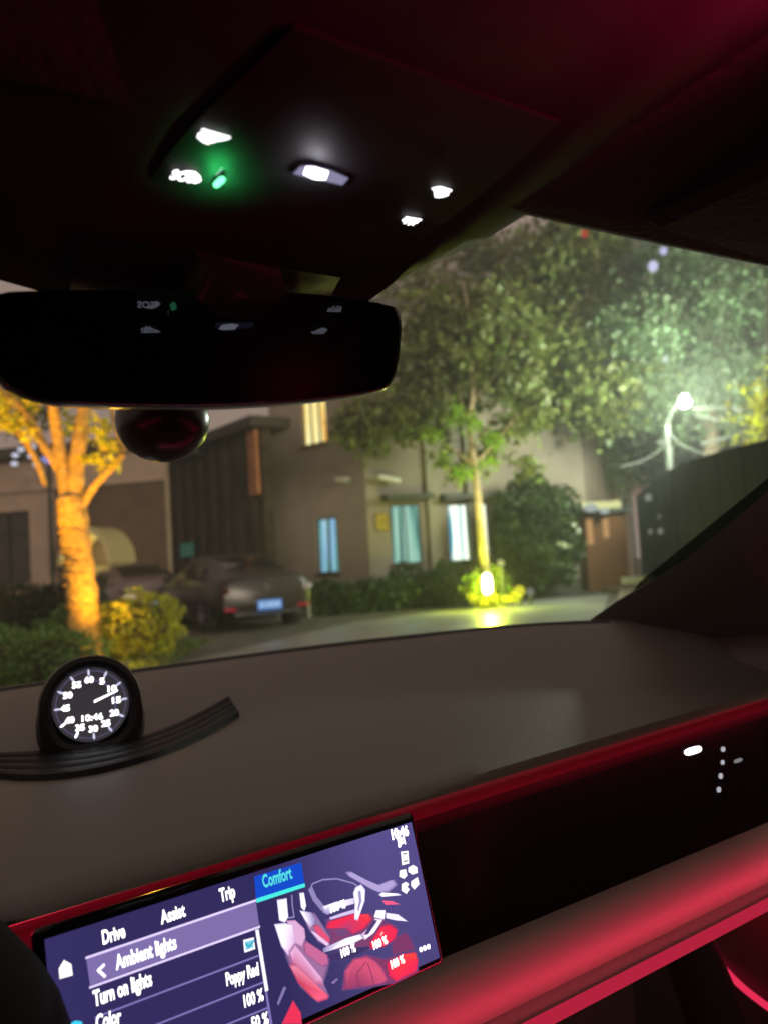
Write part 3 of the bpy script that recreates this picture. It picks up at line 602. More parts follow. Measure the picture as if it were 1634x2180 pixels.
def curtain_mat(name, cols, pos, s, sc_=9, dirv=0):
    """lit curtain behind glass: soft vertical folds"""
    m = emis(name, cols[0], s); n = m.node_tree; e = [x for x in n.nodes if x.type == 'EMISSION'][0]
    tc = n.nodes.new('ShaderNodeTexCoord'); mp = n.nodes.new('ShaderNodeMapping'); mp.inputs['Scale'].default_value = (sc_, sc_, .35)
    nz = n.nodes.new('ShaderNodeTexNoise'); nz.inputs['Scale'].default_value = 1; nz.inputs['Detail'].default_value = 1.5
    r = n.nodes.new('ShaderNodeValToRGB'); r.color_ramp.elements[0].position = pos[0]; r.color_ramp.elements[0].color = (*cols[0], 1)
    r.color_ramp.elements[1].position = pos[-1]; r.color_ramp.elements[1].color = (*cols[-1], 1)
    for p, c in list(zip(pos, cols))[1:-1]: q = r.color_ramp.elements.new(p); q.color = (*c, 1)
    n.links.new(tc.outputs['Object'], mp.inputs[0]); n.links.new(mp.outputs[0], nz.inputs[0]); n.links.new(nz.outputs[0], r.inputs[0]); n.links.new(r.outputs[0], e.inputs[0])
    return m
plaster = mat('plaster_beige', (.27, .23, .18), .9, noise=.10, scale=1.2, bump=.15)
plaster2 = mat('plaster_pinkish', (.40, .30, .24), .9, noise=.10, scale=1.5, bump=.15)
darkf = mat('window_frame_dark', (.03, .035, .032), .5)
# --- main house: receding side face and long front
Q0, Q1, Q2 = W(-3.05, 21.3, 0), W(-.42, 18.9, 0), W(5.35, 20.4, 0)
house = thing('house', Q1, 'beige plastered house with three teal lit ground floor windows and one yellow window upstairs', 'house')
teal = curtain_mat('curtain_teal', (lin(28, 62, 58), lin(90, 140, 130), lin(130, 170, 155), lin(150, 180, 165)), (.38, .47, .55, .66), 1.6)
tealb = curtain_mat('curtain_blue', (lin(25, 60, 60), lin(105, 160, 160), lin(120, 150, 200), lin(150, 190, 200)), (.36, .46, .56, .66), 1.5)
tealw = curtain_mat('curtain_white', (lin(30, 120, 150), lin(215, 230, 205), lin(255, 255, 235), lin(235, 245, 220)), (.36, .43, .55, .66), 1.9)
warm = curtain_mat('curtain_warm', (lin(225, 160, 75), lin(255, 225, 130), lin(255, 240, 170), lin(255, 250, 200)), (.35, .45, .55, .66), 1.3)
wa = hole(Q0, Q1, [(671, 1108), (716, 1100), (722, 1214), (680, 1221)]); wu = hole(Q0, Q1, [(640, 858), (690, 858), (696, 940), (656, 948)]); wu = (wu[0], wu[1], wu[2], wu[2]+1.5)
P = wall('side_wall', Q0, Q1, 0, 7.4, [wa, wu], mat('plaster_warm', (.36, .31, .255), .9, noise=.09, scale=1.1, bump=.15), house)
window(P, wa, darkf, tealb, house, 1, label='narrow teal lit window of the receding wall'); window(P, wu, mat('frame_warm', (.3, .2, .08), .6), warm, house, 2, label='yellow lit window upstairs')
wb = hole(Q1, Q2, [(829, 1076), (892, 1072), (897, 1195), (836, 1202)]); wc = hole(Q1, Q2, [(950, 1074), (1036, 1070), (1038, 1190), (962, 1196)])
P = wall('front_wall', Q1, Q2, 0, 7.4, [wb, wc], plaster, house)
window(P, wb, darkf, teal, house, 1, label='teal lit window in the middle'); window(P, wc, darkf, tealw, house, 1, label='brightest window, white and blue lit')
for h in (wb, wc):
    mb = MB(); s0, s1, z1 = h[0]-.16, h[1]+.3, h[3]+.10
    mb.add([P(s0, z1, .002), P(s1, z1, .002), P(s1, z1, .42), P(s0, z1, .42), P(s0, z1+.16, .002), P(s1, z1+.16, .002), P(s1, z1+.10, .42), P(s0, z1+.10, .42)], [(0, 1, 2, 3), (4, 5, 6, 7), (0, 4, 7, 3), (1, 5, 6, 2), (3, 2, 6, 7)]); mb.build('window_canopy', mat('canopy_dark', (.06, .065, .04), .6), house)
mb = MB()
for s in (1.55, 2.62): mb.add([P(s, 0, .003), P(s+.28, 0, .003), P(s+.28, 7.3, .003), P(s, 7.3, .003), P(s, 0, .12), P(s+.28, 0, .12), P(s+.28, 7.3, .12), P(s, 7.3, .12)], [(4, 5, 6, 7), (0, 4, 7, 3), (1, 5, 6, 2)])
mb.build('pilaster', mat('pilaster_plaster', (.28, .26, .18), .9, noise=.1, scale=2), house)
Q3 = W(8.6, 27, 0); wall('end_wall', Q2, Q3, 0, 7.4, [], plaster, house)
mb = MB(); mb.prism([V(q.x, q.y, 7.4) for q in (W(-3.2, 21.1, 0), W(-.42, 18.6, 0), W(5.6, 20.15, 0), W(9, 27.5, 0), W(-3.3, 27, 0))], (0, 0, .25)); mb.build('roof', mat('roof_dark', (.07, .055, .05), .8), house)
mb = MB(); mb.add([P(0.01, 0, .003), P(5.9, 0, .003), P(5.9, .35, .003), P(.01, .35, .003), P(.01, 0, .05), P(5.9, 0, .05), P(5.9, .35, .05), P(.01, .35, .05)], [(4, 5, 6, 7), (3, 2, 6, 7)]); mb.build('plinth', mat('plinth_stone', (.10, .09, .08), .9, noise=.2, scale=5), house)
# yellow house number on the front wall, white cameras and lamps
def lean_frame(P):  return (P(1, 0)-P(0, 0)).normalized()
ex = lean_frame(P); nW = (P(0, 0, 1)-P(0, 0, 0)).normalized()
hn = hole(Q1, Q2, [(798, 1094), (826, 1128)]); sgn = thing('house_number', P(hn[0], hn[2]), 'yellow house number on the wall left of the middle teal window', 'house number')
mb = MB(); mb.box(P((hn[0]+hn[1])/2, (hn[2]+hn[3])/2, .02), (hn[1]-hn[0]+.06, .03, hn[3]-hn[2]+.04), Matrix((ex, nW, V(0, 0, 1))).transposed(), .01); mb.build('backing_plate', mat('sign_back', lin(120, 105, 60), .7), sgn)
text_mesh('number_lettering', '02', P(hn[0]+.01, hn[2]+.03, .045), ex, V(0, 0, 1), hn[3]-hn[2]-.06, hn[1]-hn[0]-.02, emis('sign_yellow', lin(190, 165, 50), .8), sgn, .06, -.0)
def bullet(px, py, Pf, QA, QB, lab, L=.46, ang=.15, flip=1):
    h = hole(QA, QB, [(px, py)]); o = Pf(h[0], h[2], .02); e = lean_frame(Pf); n_ = (Pf(0, 0, 1)-Pf(0, 0, 0)).normalized()
    t = thing('security_camera', o, lab, 'security camera', 'cameras on the house wall')
    wm_ = mat('camera_white', (.75, .72, .68), .4); c = o+n_*.25; d = (e*flip+V(0, 0, -ang)).normalized()
    mb = MB(); mb.tube([o, o+n_*.25], .025, 8); mb.box(o, (.12, .03, .12), Matrix((e, n_, V(0, 0, 1))).transposed(), .01); mb.build('bracket', mat('bracket_grey', (.3, .3, .3), .5), t, True)
    mb = MB(); mb.tube([c-d*L/2, c-d*L/2+d*.01, c+d*(L/2-.02), c+d*L/2], [.05, .065, .065, .055], 14); mb.build('housing', wm_, t, True)
    mb = MB(); mb.tube([c+d*(L/2-.002), c+d*(L/2+.004)], .04, 12); mb.build('lens', gloss, t)
bullet(750, 1022, lambda s, z, d=0: Pside(s, z, d), Q0, Q1, 'white security camera on the corner of the house, left of the other one', .34, .12, 1) if False else None
Ls = (Q1-Q0).length; es = (Q1-Q0).normalized(); ns = es.cross(V(0, 0, 1)); ns = ns if ns.dot(CAM-Q0) > 0 else -ns
Pside = lambda s, z, d=0: V(Q0.x, Q0.y, 0)+es*s+V(0, 0, z)+ns*d
bullet(745, 1022, Pside, Q0, Q1, 'white security camera on the receding wall beside the house corner', .40, .10, 1)
bullet(822, 1022, P, Q1, Q2, 'longer white security camera above the yellow house number', .55, .22, 1)
for px, py, lab in ((566, 1083, 'small white lamp at the left edge of the beige house'),):
    c = HZ(px, py, 20.6); t = thing('wall_lamp', c, lab, 'wall lamp'); mb = MB(); mb.ell(c, (.10, .10, .16), nu=12, nv=8); mb.build('shade', mat('lamp_opal', (.6, .55, .5), .4), t, True); mb = MB(); mb.tube([c+V(0, 0, .1), c+V(0, 0, .2), c+H1*.5+V(0, 0, .22)], .02, 6); mb.build('arm', darkf, t, True)
# --- dark timber clad wing between the houses
T0, T1 = W(-8.3, 27.0, 0), W(-3.02, 20.2, 0)
barn = thing('timber_building', (T0+T1)/2, 'tall dark brown timber clad wing with sloping eaves behind the parked sedan', 'building')
wood = mat('dark_timber', (.050, .034, .022), .75, noise=.5, scale=2.5, bump=.4)
Lt = (T1-T0).length; et = (T1-T0)/Lt; ntt = et.cross(V(0, 0, 1)); ntt = ntt if ntt.dot(CAM-T0) > 0 else -ntt
Pt = lambda s, z, d=0: V(T0.x, T0.y, 0)+et*s+V(0, 0, z)+ntt*d
ztop = hole(T0, T1, [(570, 905)])[2]
mb = MB()
for k in range(int(Lt/.42)):
    s0 = k*.42; d = .0 if k % 2 else .05
    mb.add([Pt(s0, 0, -.3), Pt(s0+.41, 0, -.3), Pt(s0+.41, 0, d), Pt(s0, 0, d), Pt(s0, ztop, -.3), Pt(s0+.41, ztop, -.3), Pt(s0+.41, ztop, d), Pt(s0, ztop, d)], [(2, 3, 7, 6), (1, 2, 6, 5), (3, 0, 4, 7), (4, 5, 6, 7)])
mb.build('cladding', wood, barn)
mb = MB(); mb.add([Pt(-.3, ztop, .4), Pt(Lt, ztop, .4), Pt(Lt, ztop+.28, .4), Pt(-.3, ztop+.28, .4), Pt(-.3, ztop, -4), Pt(Lt, ztop, -4), Pt(Lt, ztop+.28, -4), Pt(-.3, ztop+.28, -4)], [(0, 1, 2, 3), (0, 1, 5, 4), (3, 2, 6, 7), (0, 4, 7, 3), (1, 5, 6, 2)]); mb.build('eaves', mat('eaves_dark', (.05, .04, .035), .8), barn)
ph = hole(T0, T1, [(536, 920), (560, 1052)])
mb = MB(); mb.add([Pt(ph[0], ph[2], .06), Pt(ph[1], ph[2], .06), Pt(ph[1], ph[3], .06), Pt(ph[0], ph[3], .06), Pt(ph[0], ph[2], .16), Pt(ph[1], ph[2], .16), Pt(ph[1], ph[3], .16), Pt(ph[0], ph[3], .16)], [(4, 5, 6, 7), (0, 4, 7, 3), (1, 5, 6, 2), (3, 2, 6, 7), (0, 1, 5, 4)]); mb.build('copper_panel', mat('copper_panel', (.42, .17, .07), .5, noise=.2, scale=4), barn)
gh = hole(T0, T1, [(388, 1158), (418, 1184)]); mb = MB(); mb.add([Pt(gh[0], gh[2], .07), Pt(gh[1], gh[2], .07), Pt(gh[1], gh[3], .07), Pt(gh[0], gh[3], .07)], [(0, 1, 2, 3)]); mb.build('teal_patch', emis('faint_teal', lin(45, 75, 62), 1), barn)  # faintly glowing teal patch on the cladding
# --- left house with pinkish wall, moulding, window, drain pipe and arched awning
L0, L1 = W(-13.5, 22.5, 0), W(-5.95, 21.0, 0)
lh = thing('house', L0, 'pinkish brown plastered house at the left with a dark window and a yellow arched awning', 'house')
w1 = hole(L0, L1, [(-30, 1094), (62, 1092), (66, 1236), (-30, 1240)])
LLn = (L1-L0).length; el = (L1-L0)/LLn; nl = el.cross(V(0, 0, 1)); nl = nl if nl.dot(CAM-L0) > 0 else -nl
sx1 = hole(L0, L1, [(118, 1100)])[0]; dh = hole(L0, L1, [(205, 1140), (258, 1245)]); dh = (dh[0], dh[1], 0, dh[3])
Pl = wall('front_wall', L0, L1, 0, 4.6, [w1, dh], plaster2, lh)
nightg = mat('night_glass', (.02, .022, .02), .08, spec=.8)
window(Pl, w1, darkf, nightg, lh, 1, trans=.68)
window(Pl, dh, mat('door_wood', (.06, .04, .02), .5), mat('door_dark', (.02, .016, .01), .4), lh, 1, sill=False)
def lbox(s0, s1, z0, z1, d0, d1, m_, nm, par=lh, Pf=None):
    Pf = Pf or Pl; mb = MB(); mb.add([Pf(s0, z0, d0), Pf(s1, z0, d0), Pf(s1, z1, d0), Pf(s0, z1, d0), Pf(s0, z0, d1), Pf(s1, z0, d1), Pf(s1, z1, d1), Pf(s0, z1, d1)], [(0, 1, 2, 3), (4, 5, 6, 7), (0, 1, 5, 4), (1, 2, 6, 5), (2, 3, 7, 6), (3, 0, 4, 7)]); return mb.build(nm, m_, par)
zb = hole(L0, L1, [(60, 1040)])[2]; lbox(0, LLn, zb-.10, zb+.02, .003, .12, plaster2, 'moulding')
zt = hole(L0, L1, [(20, 985)])[2]; lbox(-.2, LLn+.2, 4.6, 4.9, -3, .5, mat('roof_edge', (.05, .045, .04), .8), 'roof')
lbox(sx1+.05, LLn, 0, zb-.1, .003, .05, mat('brown_render', (.11, .075, .055), .9, noise=.15, scale=3), 'dark_render')
lbox(-.0, sx1-.2, 0, .8, .003, .06, mat('plinth_dark', (.06, .045, .05), .9), 'plinth')
mb = MB(); mb.tube([Pl(sx1-.05, 0, .12), Pl(sx1-.05, 4.4, .12)], .055, 8); mb.build('drain_pipe', darkf, lh, True)
# arched awning: half barrel shell
ca = hole(L0, L1, [(236, 1200)]); rA = .80
mb = MB(); rings = []
for d in (.02, 1.25):
    rings.append([Pl(ca[0]+rA*math.cos(a), ca[2]+rA*math.sin(a)*1.25, d) for a in np.linspace(0, math.pi, 25)])
mb.loft(rings, closed=False)
rings = [[Pl(ca[0]+r*math.cos(a), ca[2]+r*math.sin(a)*1.25, d) for a in np.linspace(0, math.pi, 25)] for r, d in ((rA, 1.25), (rA-.13, 1.25), (rA-.13, .05))]
mb.loft(rings, closed=False); mb.build('arched_awning', mat('awning_cream', (.52, .46, .24), .55), lh, True)
for sg in (-1, 1): lbox(ca[0]+sg*.72-.05, ca[0]+sg*.72+.05, ca[2]-.9, ca[2], .1, .2, mat('awning_post', (.4, .36, .2), .5), 'awning_post')
pc = Pl(ca[0]+.35, ca[2]+.25, .45); lt = thing('wall_lamp', pc, 'small warm lamp shining under the arched awning', 'wall lamp')
mb = MB(); mb.ell(pc, (.07, .07, .10), nu=10, nv=6); mb.build('bulb', emis('bulb_warm', (1, .78, .25), 2.2), lt, True); mb = MB(); mb.tube([pc+V(0, 0, .08), pc+V(0, 0, .3)], .03, 8); mb.build('cap', darkf, lt, True)
def lamp(nm, loc, e, c, soft=.05, par=None, typ='POINT', aim=None, ang=60, blend=.6):
    L = bpy.data.lights.new(nm, typ); L.energy = e; L.color = c; L.shadow_soft_size = soft
    if typ == 'SPOT': L.spot_size = R(ang); L.spot_blend = blend
    o = bpy.data.objects.new(nm, L); COL.objects.link(o)
    if aim is not None: o.rotation_euler = (Vector(aim)-Vector(loc)).to_track_quat('-Z', 'Y').to_euler()
    o.location = loc
    if par: o.parent = par; o.location = Vector(loc)-par.location
    return o
lamp('awning_glow', pc+V(0, 0, -.02)+nl*.1, 60, (1, .82, .38), .08, lt)
# string of small cold lamps in front of the left house
sb = thing('light_garland', HZ(70, 960, 19), 'garland of small bluish white bulbs behind the amber lit trunk', 'garland'); bm_ = emis('bulb_cold', (.82, .80, 1), .95); P_ = []
for px, py in ((31, 987), (33, 969), (45, 957), (69, 952), (67, 971), (97, 957), (118, 968), (78, 989), (125, 983)):
    c = HZ(px, py, 19); P_.append(c); mb = MB(); mb.ell(c, (.085, .085, .055), nu=10, nv=6); mb.build('bulb', bm_, sb, True)
mb = MB(); mb.tube([P_[0], P_[1], P_[2], P_[3], P_[5], P_[6]], .012, 5); mb.build('cable', darkf, sb)
mb = MB(); mb.tube([HZ(90, 975, 19.1), HZ(104, 984, 19.1), HZ(118, 984, 19.1)], .05, 8); mb.build('tube_lamp', emis('tube_blue', lin(140, 150, 225), 1), sb, True)
# low dark wall/hedge line behind the lawn
# ------------------------------------------------------------------ foliage
def leaves(pts, size, m, name, parent, up_bias=.3, par_n=None):
    pts = np.asarray(pts); n = len(pts)
    d = rng.normal(size=(n, 3)); d[:, 2] += up_bias; d /= np.linalg.norm(d, axis=1)[:, None]
    t = np.cross(d, rng.normal(size=(n, 3))); t /= np.linalg.norm(t, axis=1)[:, None]; b = np.cross(d, t)
    s = size*(.6+.8*rng.random(n))[:, None]
    P0 = pts-t*s*.5; P1 = pts+b*s*.32+d*s*.08; P2 = pts+t*s*.5; P3 = pts-b*s*.32+d*s*.08
    co = np.stack([P0, P3, P2, P1], 1).reshape(-1, 3)
    me = bpy.data.meshes.new(name); me.vertices.add(4*n); me.vertices.foreach_set('co', co.ravel())
    me.loops.add(4*n); me.loops.foreach_set('vertex_index', np.arange(4*n)); me.polygons.add(n)
    me.polygons.foreach_set('loop_start', np.arange(0, 4*n, 4)); me.polygons.foreach_set('loop_total', np.full(n, 4)); me.materials.append(m); me.update()
    o = bpy.data.objects.new(name, me); COL.objects.link(o)
    if parent: o.parent = parent; me.transform(world_of(parent).inverted())
    return o
def cloud(cs, n, clump=.0):                 # points through ellipsoids, gathered in clumps
    out = []; tot = sum(c[1][0]*c[1][1]*c[1][2]**.5 for c in cs)
    for c, r in cs:
        k = int(n*r[0]*r[1]*r[2]**.5/tot)+1; nc = max(4, k//(75 if clump > .2 else 38))
        v = rng.normal(size=(nc, 3)); v /= np.linalg.norm(v, axis=1)[:, None]; v *= (rng.random(nc)**.45)[:, None]
        cc = v*np.array(r)+np.array(c); idx = rng.integers(0, nc, k)
        out.append(cc[idx]+rng.normal(size=(k, 3))*clump)
    return np.concatenate(out)
lf_green = mat('leaf_green', (.17, .20, .05), .5, island=1, trans=.35)
lf_olive = mat('leaf_olive', (.21, .235, .085), .5, island=1, trans=.35)
lf_cool = mat('leaf_cool', (.125, .185, .09), .5, island=1, trans=.3)
lf_dark = mat('leaf_dark', (.030, .055, .015), .55, island=1, trans=.2)
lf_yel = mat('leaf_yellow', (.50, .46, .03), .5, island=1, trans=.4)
bark = mat('bark', (.22, .17, .11), .9, noise=.4, scale=9, bump=1.0)
bark_w = mat('bark_pale', (.50, .42, .30), .85, noise=.3, scale=14, bump=1.0)
def tree(name, lab, base, trunks, cs, n, size, lm, bm, clump=.22, grp=None, cat='tree'):
    t = thing(name, base, lab, cat, grp); mb = MB()
    for pts, rad in trunks: mb.tube([Vector(p) for p in cr([tuple(q) for q in pts], 4)], list(np.interp(np.linspace(0, len(rad)-1, (len(pts)-1)*4+1), range(len(rad)), rad)), 10)
    mb.build('trunk', bm, t, True)
    leaves(cloud(cs, n, clump), size, lm, 'crown', t); return t
def C(px, py, b, r): return (tuple(HZ(px, py, b)), (r, r, r*.8) if not hasattr(r, '__len__') else r)
# amber lit tree at the left
B = 9.3
def K(px, py, b=B): return HZ(px, py, b)
base = W((183-817)/F*B, B, .05)
tr = [([K(186, 1400), K(178, 1300), K(168, 1200), K(158, 1120), K(152, 1060)], [.20, .185, .175, .175, .165]),
      ([K(150, 1090), K(134, 1000), K(122, 920), K(112, 850, B-.1), K(100, 700, B-.2), K(60, 500, B-.3)], [.10, .085, .072, .065, .055, .03]),
      ([K(160, 1080), K(163, 1000), K(170, 940), K(183, 850, B+.1), K(200, 700, B+.2)], [.11, .10, .09, .08, .06]),
      ([K(176, 1072), K(205, 1030), K(248, 985), K(262, 955), K(246, 905, B+.1), K(230, 820)], [.055, .045, .042, .040, .032, .02]),
      ([K(128, 1000), K(92, 945), K(62, 890), K(20, 845), K(-60, 780)], [.06, .055, .05, .05, .04]),
      ([K(97, 1033, B+.3), K(80, 985, B+.3), K(48, 930, B+.2), K(10, 890, B+.2)], [.03, .04, .04, .03])]
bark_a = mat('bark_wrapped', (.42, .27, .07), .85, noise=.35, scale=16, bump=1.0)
at_ = tree('deciduous_tree', 'thick forked tree glowing amber from the spotlight at its foot', base, tr, [], 0, .1, lf_yel, bark_a) if False else None
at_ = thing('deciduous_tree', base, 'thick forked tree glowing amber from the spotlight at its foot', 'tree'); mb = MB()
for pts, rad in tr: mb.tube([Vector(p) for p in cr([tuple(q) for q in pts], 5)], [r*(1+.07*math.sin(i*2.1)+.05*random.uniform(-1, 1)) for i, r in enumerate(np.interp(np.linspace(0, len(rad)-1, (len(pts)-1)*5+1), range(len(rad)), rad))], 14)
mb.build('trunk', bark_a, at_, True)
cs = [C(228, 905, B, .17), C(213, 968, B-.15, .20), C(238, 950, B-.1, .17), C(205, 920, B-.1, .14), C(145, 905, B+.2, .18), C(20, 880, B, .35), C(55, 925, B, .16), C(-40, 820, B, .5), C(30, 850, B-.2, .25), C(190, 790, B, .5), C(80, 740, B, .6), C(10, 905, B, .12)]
leaves(cloud(cs, 2600, .05), .10, mat('leaf_amber_lit', (.62, .60, .04), .5, island=1, trans=.4), 'crown', at_)  # lamplit yellow is put into the leaf colour
leaves(cloud([C(60, 860, B+1.5, .5), C(-30, 900, B+2, .5)], 500, .1), .09, lf_dark, 'shade_tinted_foliage', at_)  # leaves behind the crown, their shade put into the dark leaf colour
# ribbed wrapping around the trunk
mb = MB()
for k in range(15):
    t = (k+random.random()*.8)/15; y = 1385-t*300; c = K(186-(t*32), y); rr = .19-.02*t; a0 = random.uniform(0, 6); L_ = random.uniform(.7, 1.8)
    mb.tube([c+V(math.cos(a)*rr, math.sin(a)*rr, .012*math.sin(a*2)) for a in np.linspace(a0, a0+L_*3, 10)], .014, 6)
mb.build('bark_ridge', bark_a, at_, True)
# amber ground spotlight
sp_ = K(262, 1396, 8.5); sp_.z = .12
def spot_fixture(loc, lab, aim, bulbmat, r=.07, h=.13):
    t = thing('garden_spotlight', V(loc.x, loc.y, 0), lab, 'garden light'); d = (Vector(aim)-loc).normalized()
    mb = MB(); mb.tube([V(loc.x, loc.y, 0), loc-d*h*.5], .015, 6); mb.build('spike', blackm, t)
    mb = MB(); mb.lathe(loc, d, [(0, -h*.6), (r*.6, -h*.6), (r, -h*.2), (r, h*.4), (r*.85, h*.4), (r*.8, h*.1)], 18); mb.build('housing', blackp, t, True)
    mb = MB(); mb.lathe(loc, d, [(0, h*.22), (r*.82, h*.2)], 18); mb.build('lens', bulbmat, t); return t, d
am, d_ = spot_fixture(sp_, 'small amber garden spotlight at the foot of the left tree', K(165, 1100), emis('amber_lens', (1, .55, .08), 6))
lamp('amber_beam', sp_+d_*.09, 420, (1, .45, .02), .05, am, 'SPOT', K(160, 1050), 80, .8)
lamp('amber_spill', sp_+V(.0, .0, .22), 16, (1, .55, .05), .06, am)
am2, d_ = spot_fixture(W(-4.2, 7.2, .15), 'added amber spotlight out of view that brightens the crown of the forked tree', K(140, 900), emis('added_amber_lens', (1, .55, .08), 6))  # second spotlight, added out of view to brighten the leaves
lamp('amber_beam', W(-4.2, 7.2, .15)+d_*.09, 1200, (1, .46, .02), .05, am2, 'SPOT', K(120, 880), 50, .8)
# shrubs
def shrub(name, lab, c, r, n, size, lm, clump=.04, core=None, grp=None, flat=1, shell=.55):
    t = thing(name, V(c.x, c.y, 0), lab, 'shrub', grp)
    v = rng.normal(size=(n, 3)); v /= np.linalg.norm(v, axis=1)[:, None]
    nn = 1+.13*np.sin(v[:, 0]*7+c.x)*np.cos(v[:, 1]*6)+.10*np.sin(v[:, 2]*9+v[:, 0]*5); v *= (nn*(shell+(1-shell)*rng.random(n)**.4))[:, None]
    v = v[v[:, 2] > -.9]; leaves(v*np.array(r)+np.array(c), size, lm, 'foliage', t)
    mb = MB(); mb.ell(c, [q*.62 for q in r], jit=.08); mb.build('inner_twigs', mat('twigs', (.03, .03, .015), .95, noise=.4, scale=9, bump=.5), t, True)
    mb = MB(); mb.tube([V(c.x, c.y, 0), V(c.x, c.y, c.z)], .04, 6); mb.build('stem', bark, t); return t
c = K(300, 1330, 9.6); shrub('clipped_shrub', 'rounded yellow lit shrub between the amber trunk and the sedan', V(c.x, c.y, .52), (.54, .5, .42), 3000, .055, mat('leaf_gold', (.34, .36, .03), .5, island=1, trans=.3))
for i, (px, b, r, lab) in enumerate(((20, 8.4, .62, 'low green shrub at the lower left edge'), (105, 7.9, .5, 'low green shrub just left of the lit trunk foot'), (-60, 9.6, .7, 'low green shrub farthest to the left behind the others'), (130, 10.3, .45, 'small low green shrub behind the lit trunk'))):
    c = W((px-817)/F*b, b, .30); shrub('low_shrub', lab, c, (r, r*.8, .30+.05*i), 1700, .06, mat('leaf_low', (.11, .19, .05), .6, island=1, trans=.3), grp='low shrubs on the lawn')
t_ = []
for k in range(9000):
    a, b = random.uniform(-6.5, -2.6), random.uniform(6.2, 11.4); t_.append(W(a, b, .10+random.random()*.06))
g_ = leaves(np.array([p for p in t_ ]), .07, mat('grass_blades', (.10, .14, .035), .7, island=1, trans=.3), 'ground_cover', None, .1); tag(g_, 'short dark green ground cover on the lawn at the left', 'ground cover', kind='stuff')
# hedges
def hedge(lab, P0, P1, h, th, n, lm, grp='clipped hedges'):
    P0, P1 = Vector(P0), Vector(P1); e = (P1-P0); L = e.length; e /= L; nn = e.cross(V(0, 0, 1)); t = thing('hedge', (P0+P1)/2*1.0, lab, 'hedge', grp)
    mb = MB(); mb.box((P0+P1)/2+V(0, 0, h*.46), (L*.98, th*.8, h*.9), Matrix((e, nn, V(0, 0, 1))).transposed(), .05); mb.build('inner_twigs', mat('hedge_core', (.012, .018, .008), .95, bump=.6, noise=.4, scale=12), t)
    f = rng.integers(0, 3, n); s = rng.random(n)*L; u = rng.random(n)-.5; z = rng.random(n)
    y = np.where(f == 0, -.5, np.where(f == 1, .5, u))*th; z = np.where(f == 2, 1, z)*h*(1+.05*np.sin(s*5)); j = rng.normal(size=(n, 3))*.05
    leaves(np.array(P0)[None]+np.outer(s, np.array(e))+np.outer(y, np.array(nn))+np.outer(z, [0, 0, 1])+j, .09, lm, 'foliage', t)
hedge('long dark clipped hedge along the foot of the beige house', W(-1.75, 17.1, 0), W(2.0, 17.9, 0), .62, .8, 5200, lf_dark)
hedge('dark hedge behind the lawn at the far left', W(-9.5, 13.6, 0), W(-5.1, 13.8, 0), 1.0, .8, 4500, mat('leaf_blackish', (.018, .022, .012), .6, island=1))  # very dark leaf colour
c = K(865, 1205, 18.1); shrub('small_shrub', 'dark shrub growing up under the middle teal window', V(c.x, c.y, .55), (.6, .4, .45), 900, .10, lf_dark)
c = W((940-817)/F*17.4, 17.4, .5); shrub('small_shrub', 'dark shrub left of the glowing lamp post foot', c, (.55, .5, .5), 1300, .09, lf_dark)
# big dark bush
c = W((1135-817)/F*18.8, 18.8, 1.5); shrub('large_bush', 'large dark green bush beside the brick gate pillar', c, (1.14, 1.0, 1.42), 5200, .15, mat('leaf_bush', (.042, .070, .018), .5, island=1, trans=.25), shell=.6)
for px, py in ((1190, 1158), (1200, 1160), (1212, 1163)): pass
fl = [tuple(HZ(px+random.uniform(-3, 3), py, 17.6)) for px, py in ((1188, 1157), (1196, 1160), (1204, 1161), (1213, 1163), (1226, 1118), (1229, 1128))]
t = thing('white_flowers', Vector(fl[0]), 'small pale white blossoms on the side of the large dark bush', 'flowers'); leaves(np.repeat(np.array(fl), 5, 0)+rng.normal(size=(30, 3))*.03, .09, mat('petal', (.6, .66, .6), .6), 'blossom', t)
# --- slim tree lit from the yellow green lamp
b = 16.4; U = lambda px, py, d=0: HZ(px, py, b+d); base = W((1037-817)/F*b, b, 0)
tr = [([base, U(1030, 1200), U(1020, 1100), U(1010, 1000)], [.125, .10, .09, .075]),
      ([U(1012, 1015), U(1004, 960), U(996, 900), U(1004, 850), U(1003, 790), U(1000, 700), U(985, 600)], [.085, .07, .055, .055, .045, .035, .02]),
      ([U(1008, 992), U(980, 968), U(950, 950), U(918, 925, -.2)], [.045, .04, .03, .015]), ([U(1010, 985), U(1040, 955), U(1075, 915, -.2), U(1100, 880)], [.04, .03, .02, .012]),
      ([U(997, 900), U(965, 860), U(930, 800), U(880, 760)], [.02, .015, .01, .005]), ([U(1003, 860), U(1050, 800), U(1090, 740)], [.02, .012, .005]), ([U(996, 905), U(980, 850), U(955, 770)], [.02, .015, .006])]
cs = [C(925, 925, b, .28), C(950, 975, b, .20), C(985, 1008, b-.2, (.35, .2, .06)), C(1045, 950, b, .28), C(1035, 988, b, .16), C(1085, 900, b, .42), C(900, 870, b, .55), C(850, 880, b+.4, .6), C(780, 900, b+.6, .62), C(730, 905, b+.8, .4), C(790, 950, b+.6, .3), C(960, 820, b, .65), C(1060, 820, b, .6), C(1130, 900, b+.2, .4), C(1150, 850, b+.3, .45), C(900, 780, b+.2, .8), C(1010, 740, b, .9), C(1110, 760, b+.2, .7), C(940, 680, b+.3, .9), C(1040, 650, b+.2, .8), C(1135, 985, b+.3, (.5, .3, .12))]
st = tree('slim_tree', 'slim young tree lit from below by the yellow green lamp at its foot', base, tr, [(tuple(Vector(c)+H1*.35), r) for c, r in cs], 9500, .19, lf_green, mat('bark_smooth', (.42, .33, .20), .85, noise=.25, scale=6, bump=.6), .16)
lf_bright = mat('leaf_green_lit', (.26, .42, .03), .5, island=1, trans=.4)
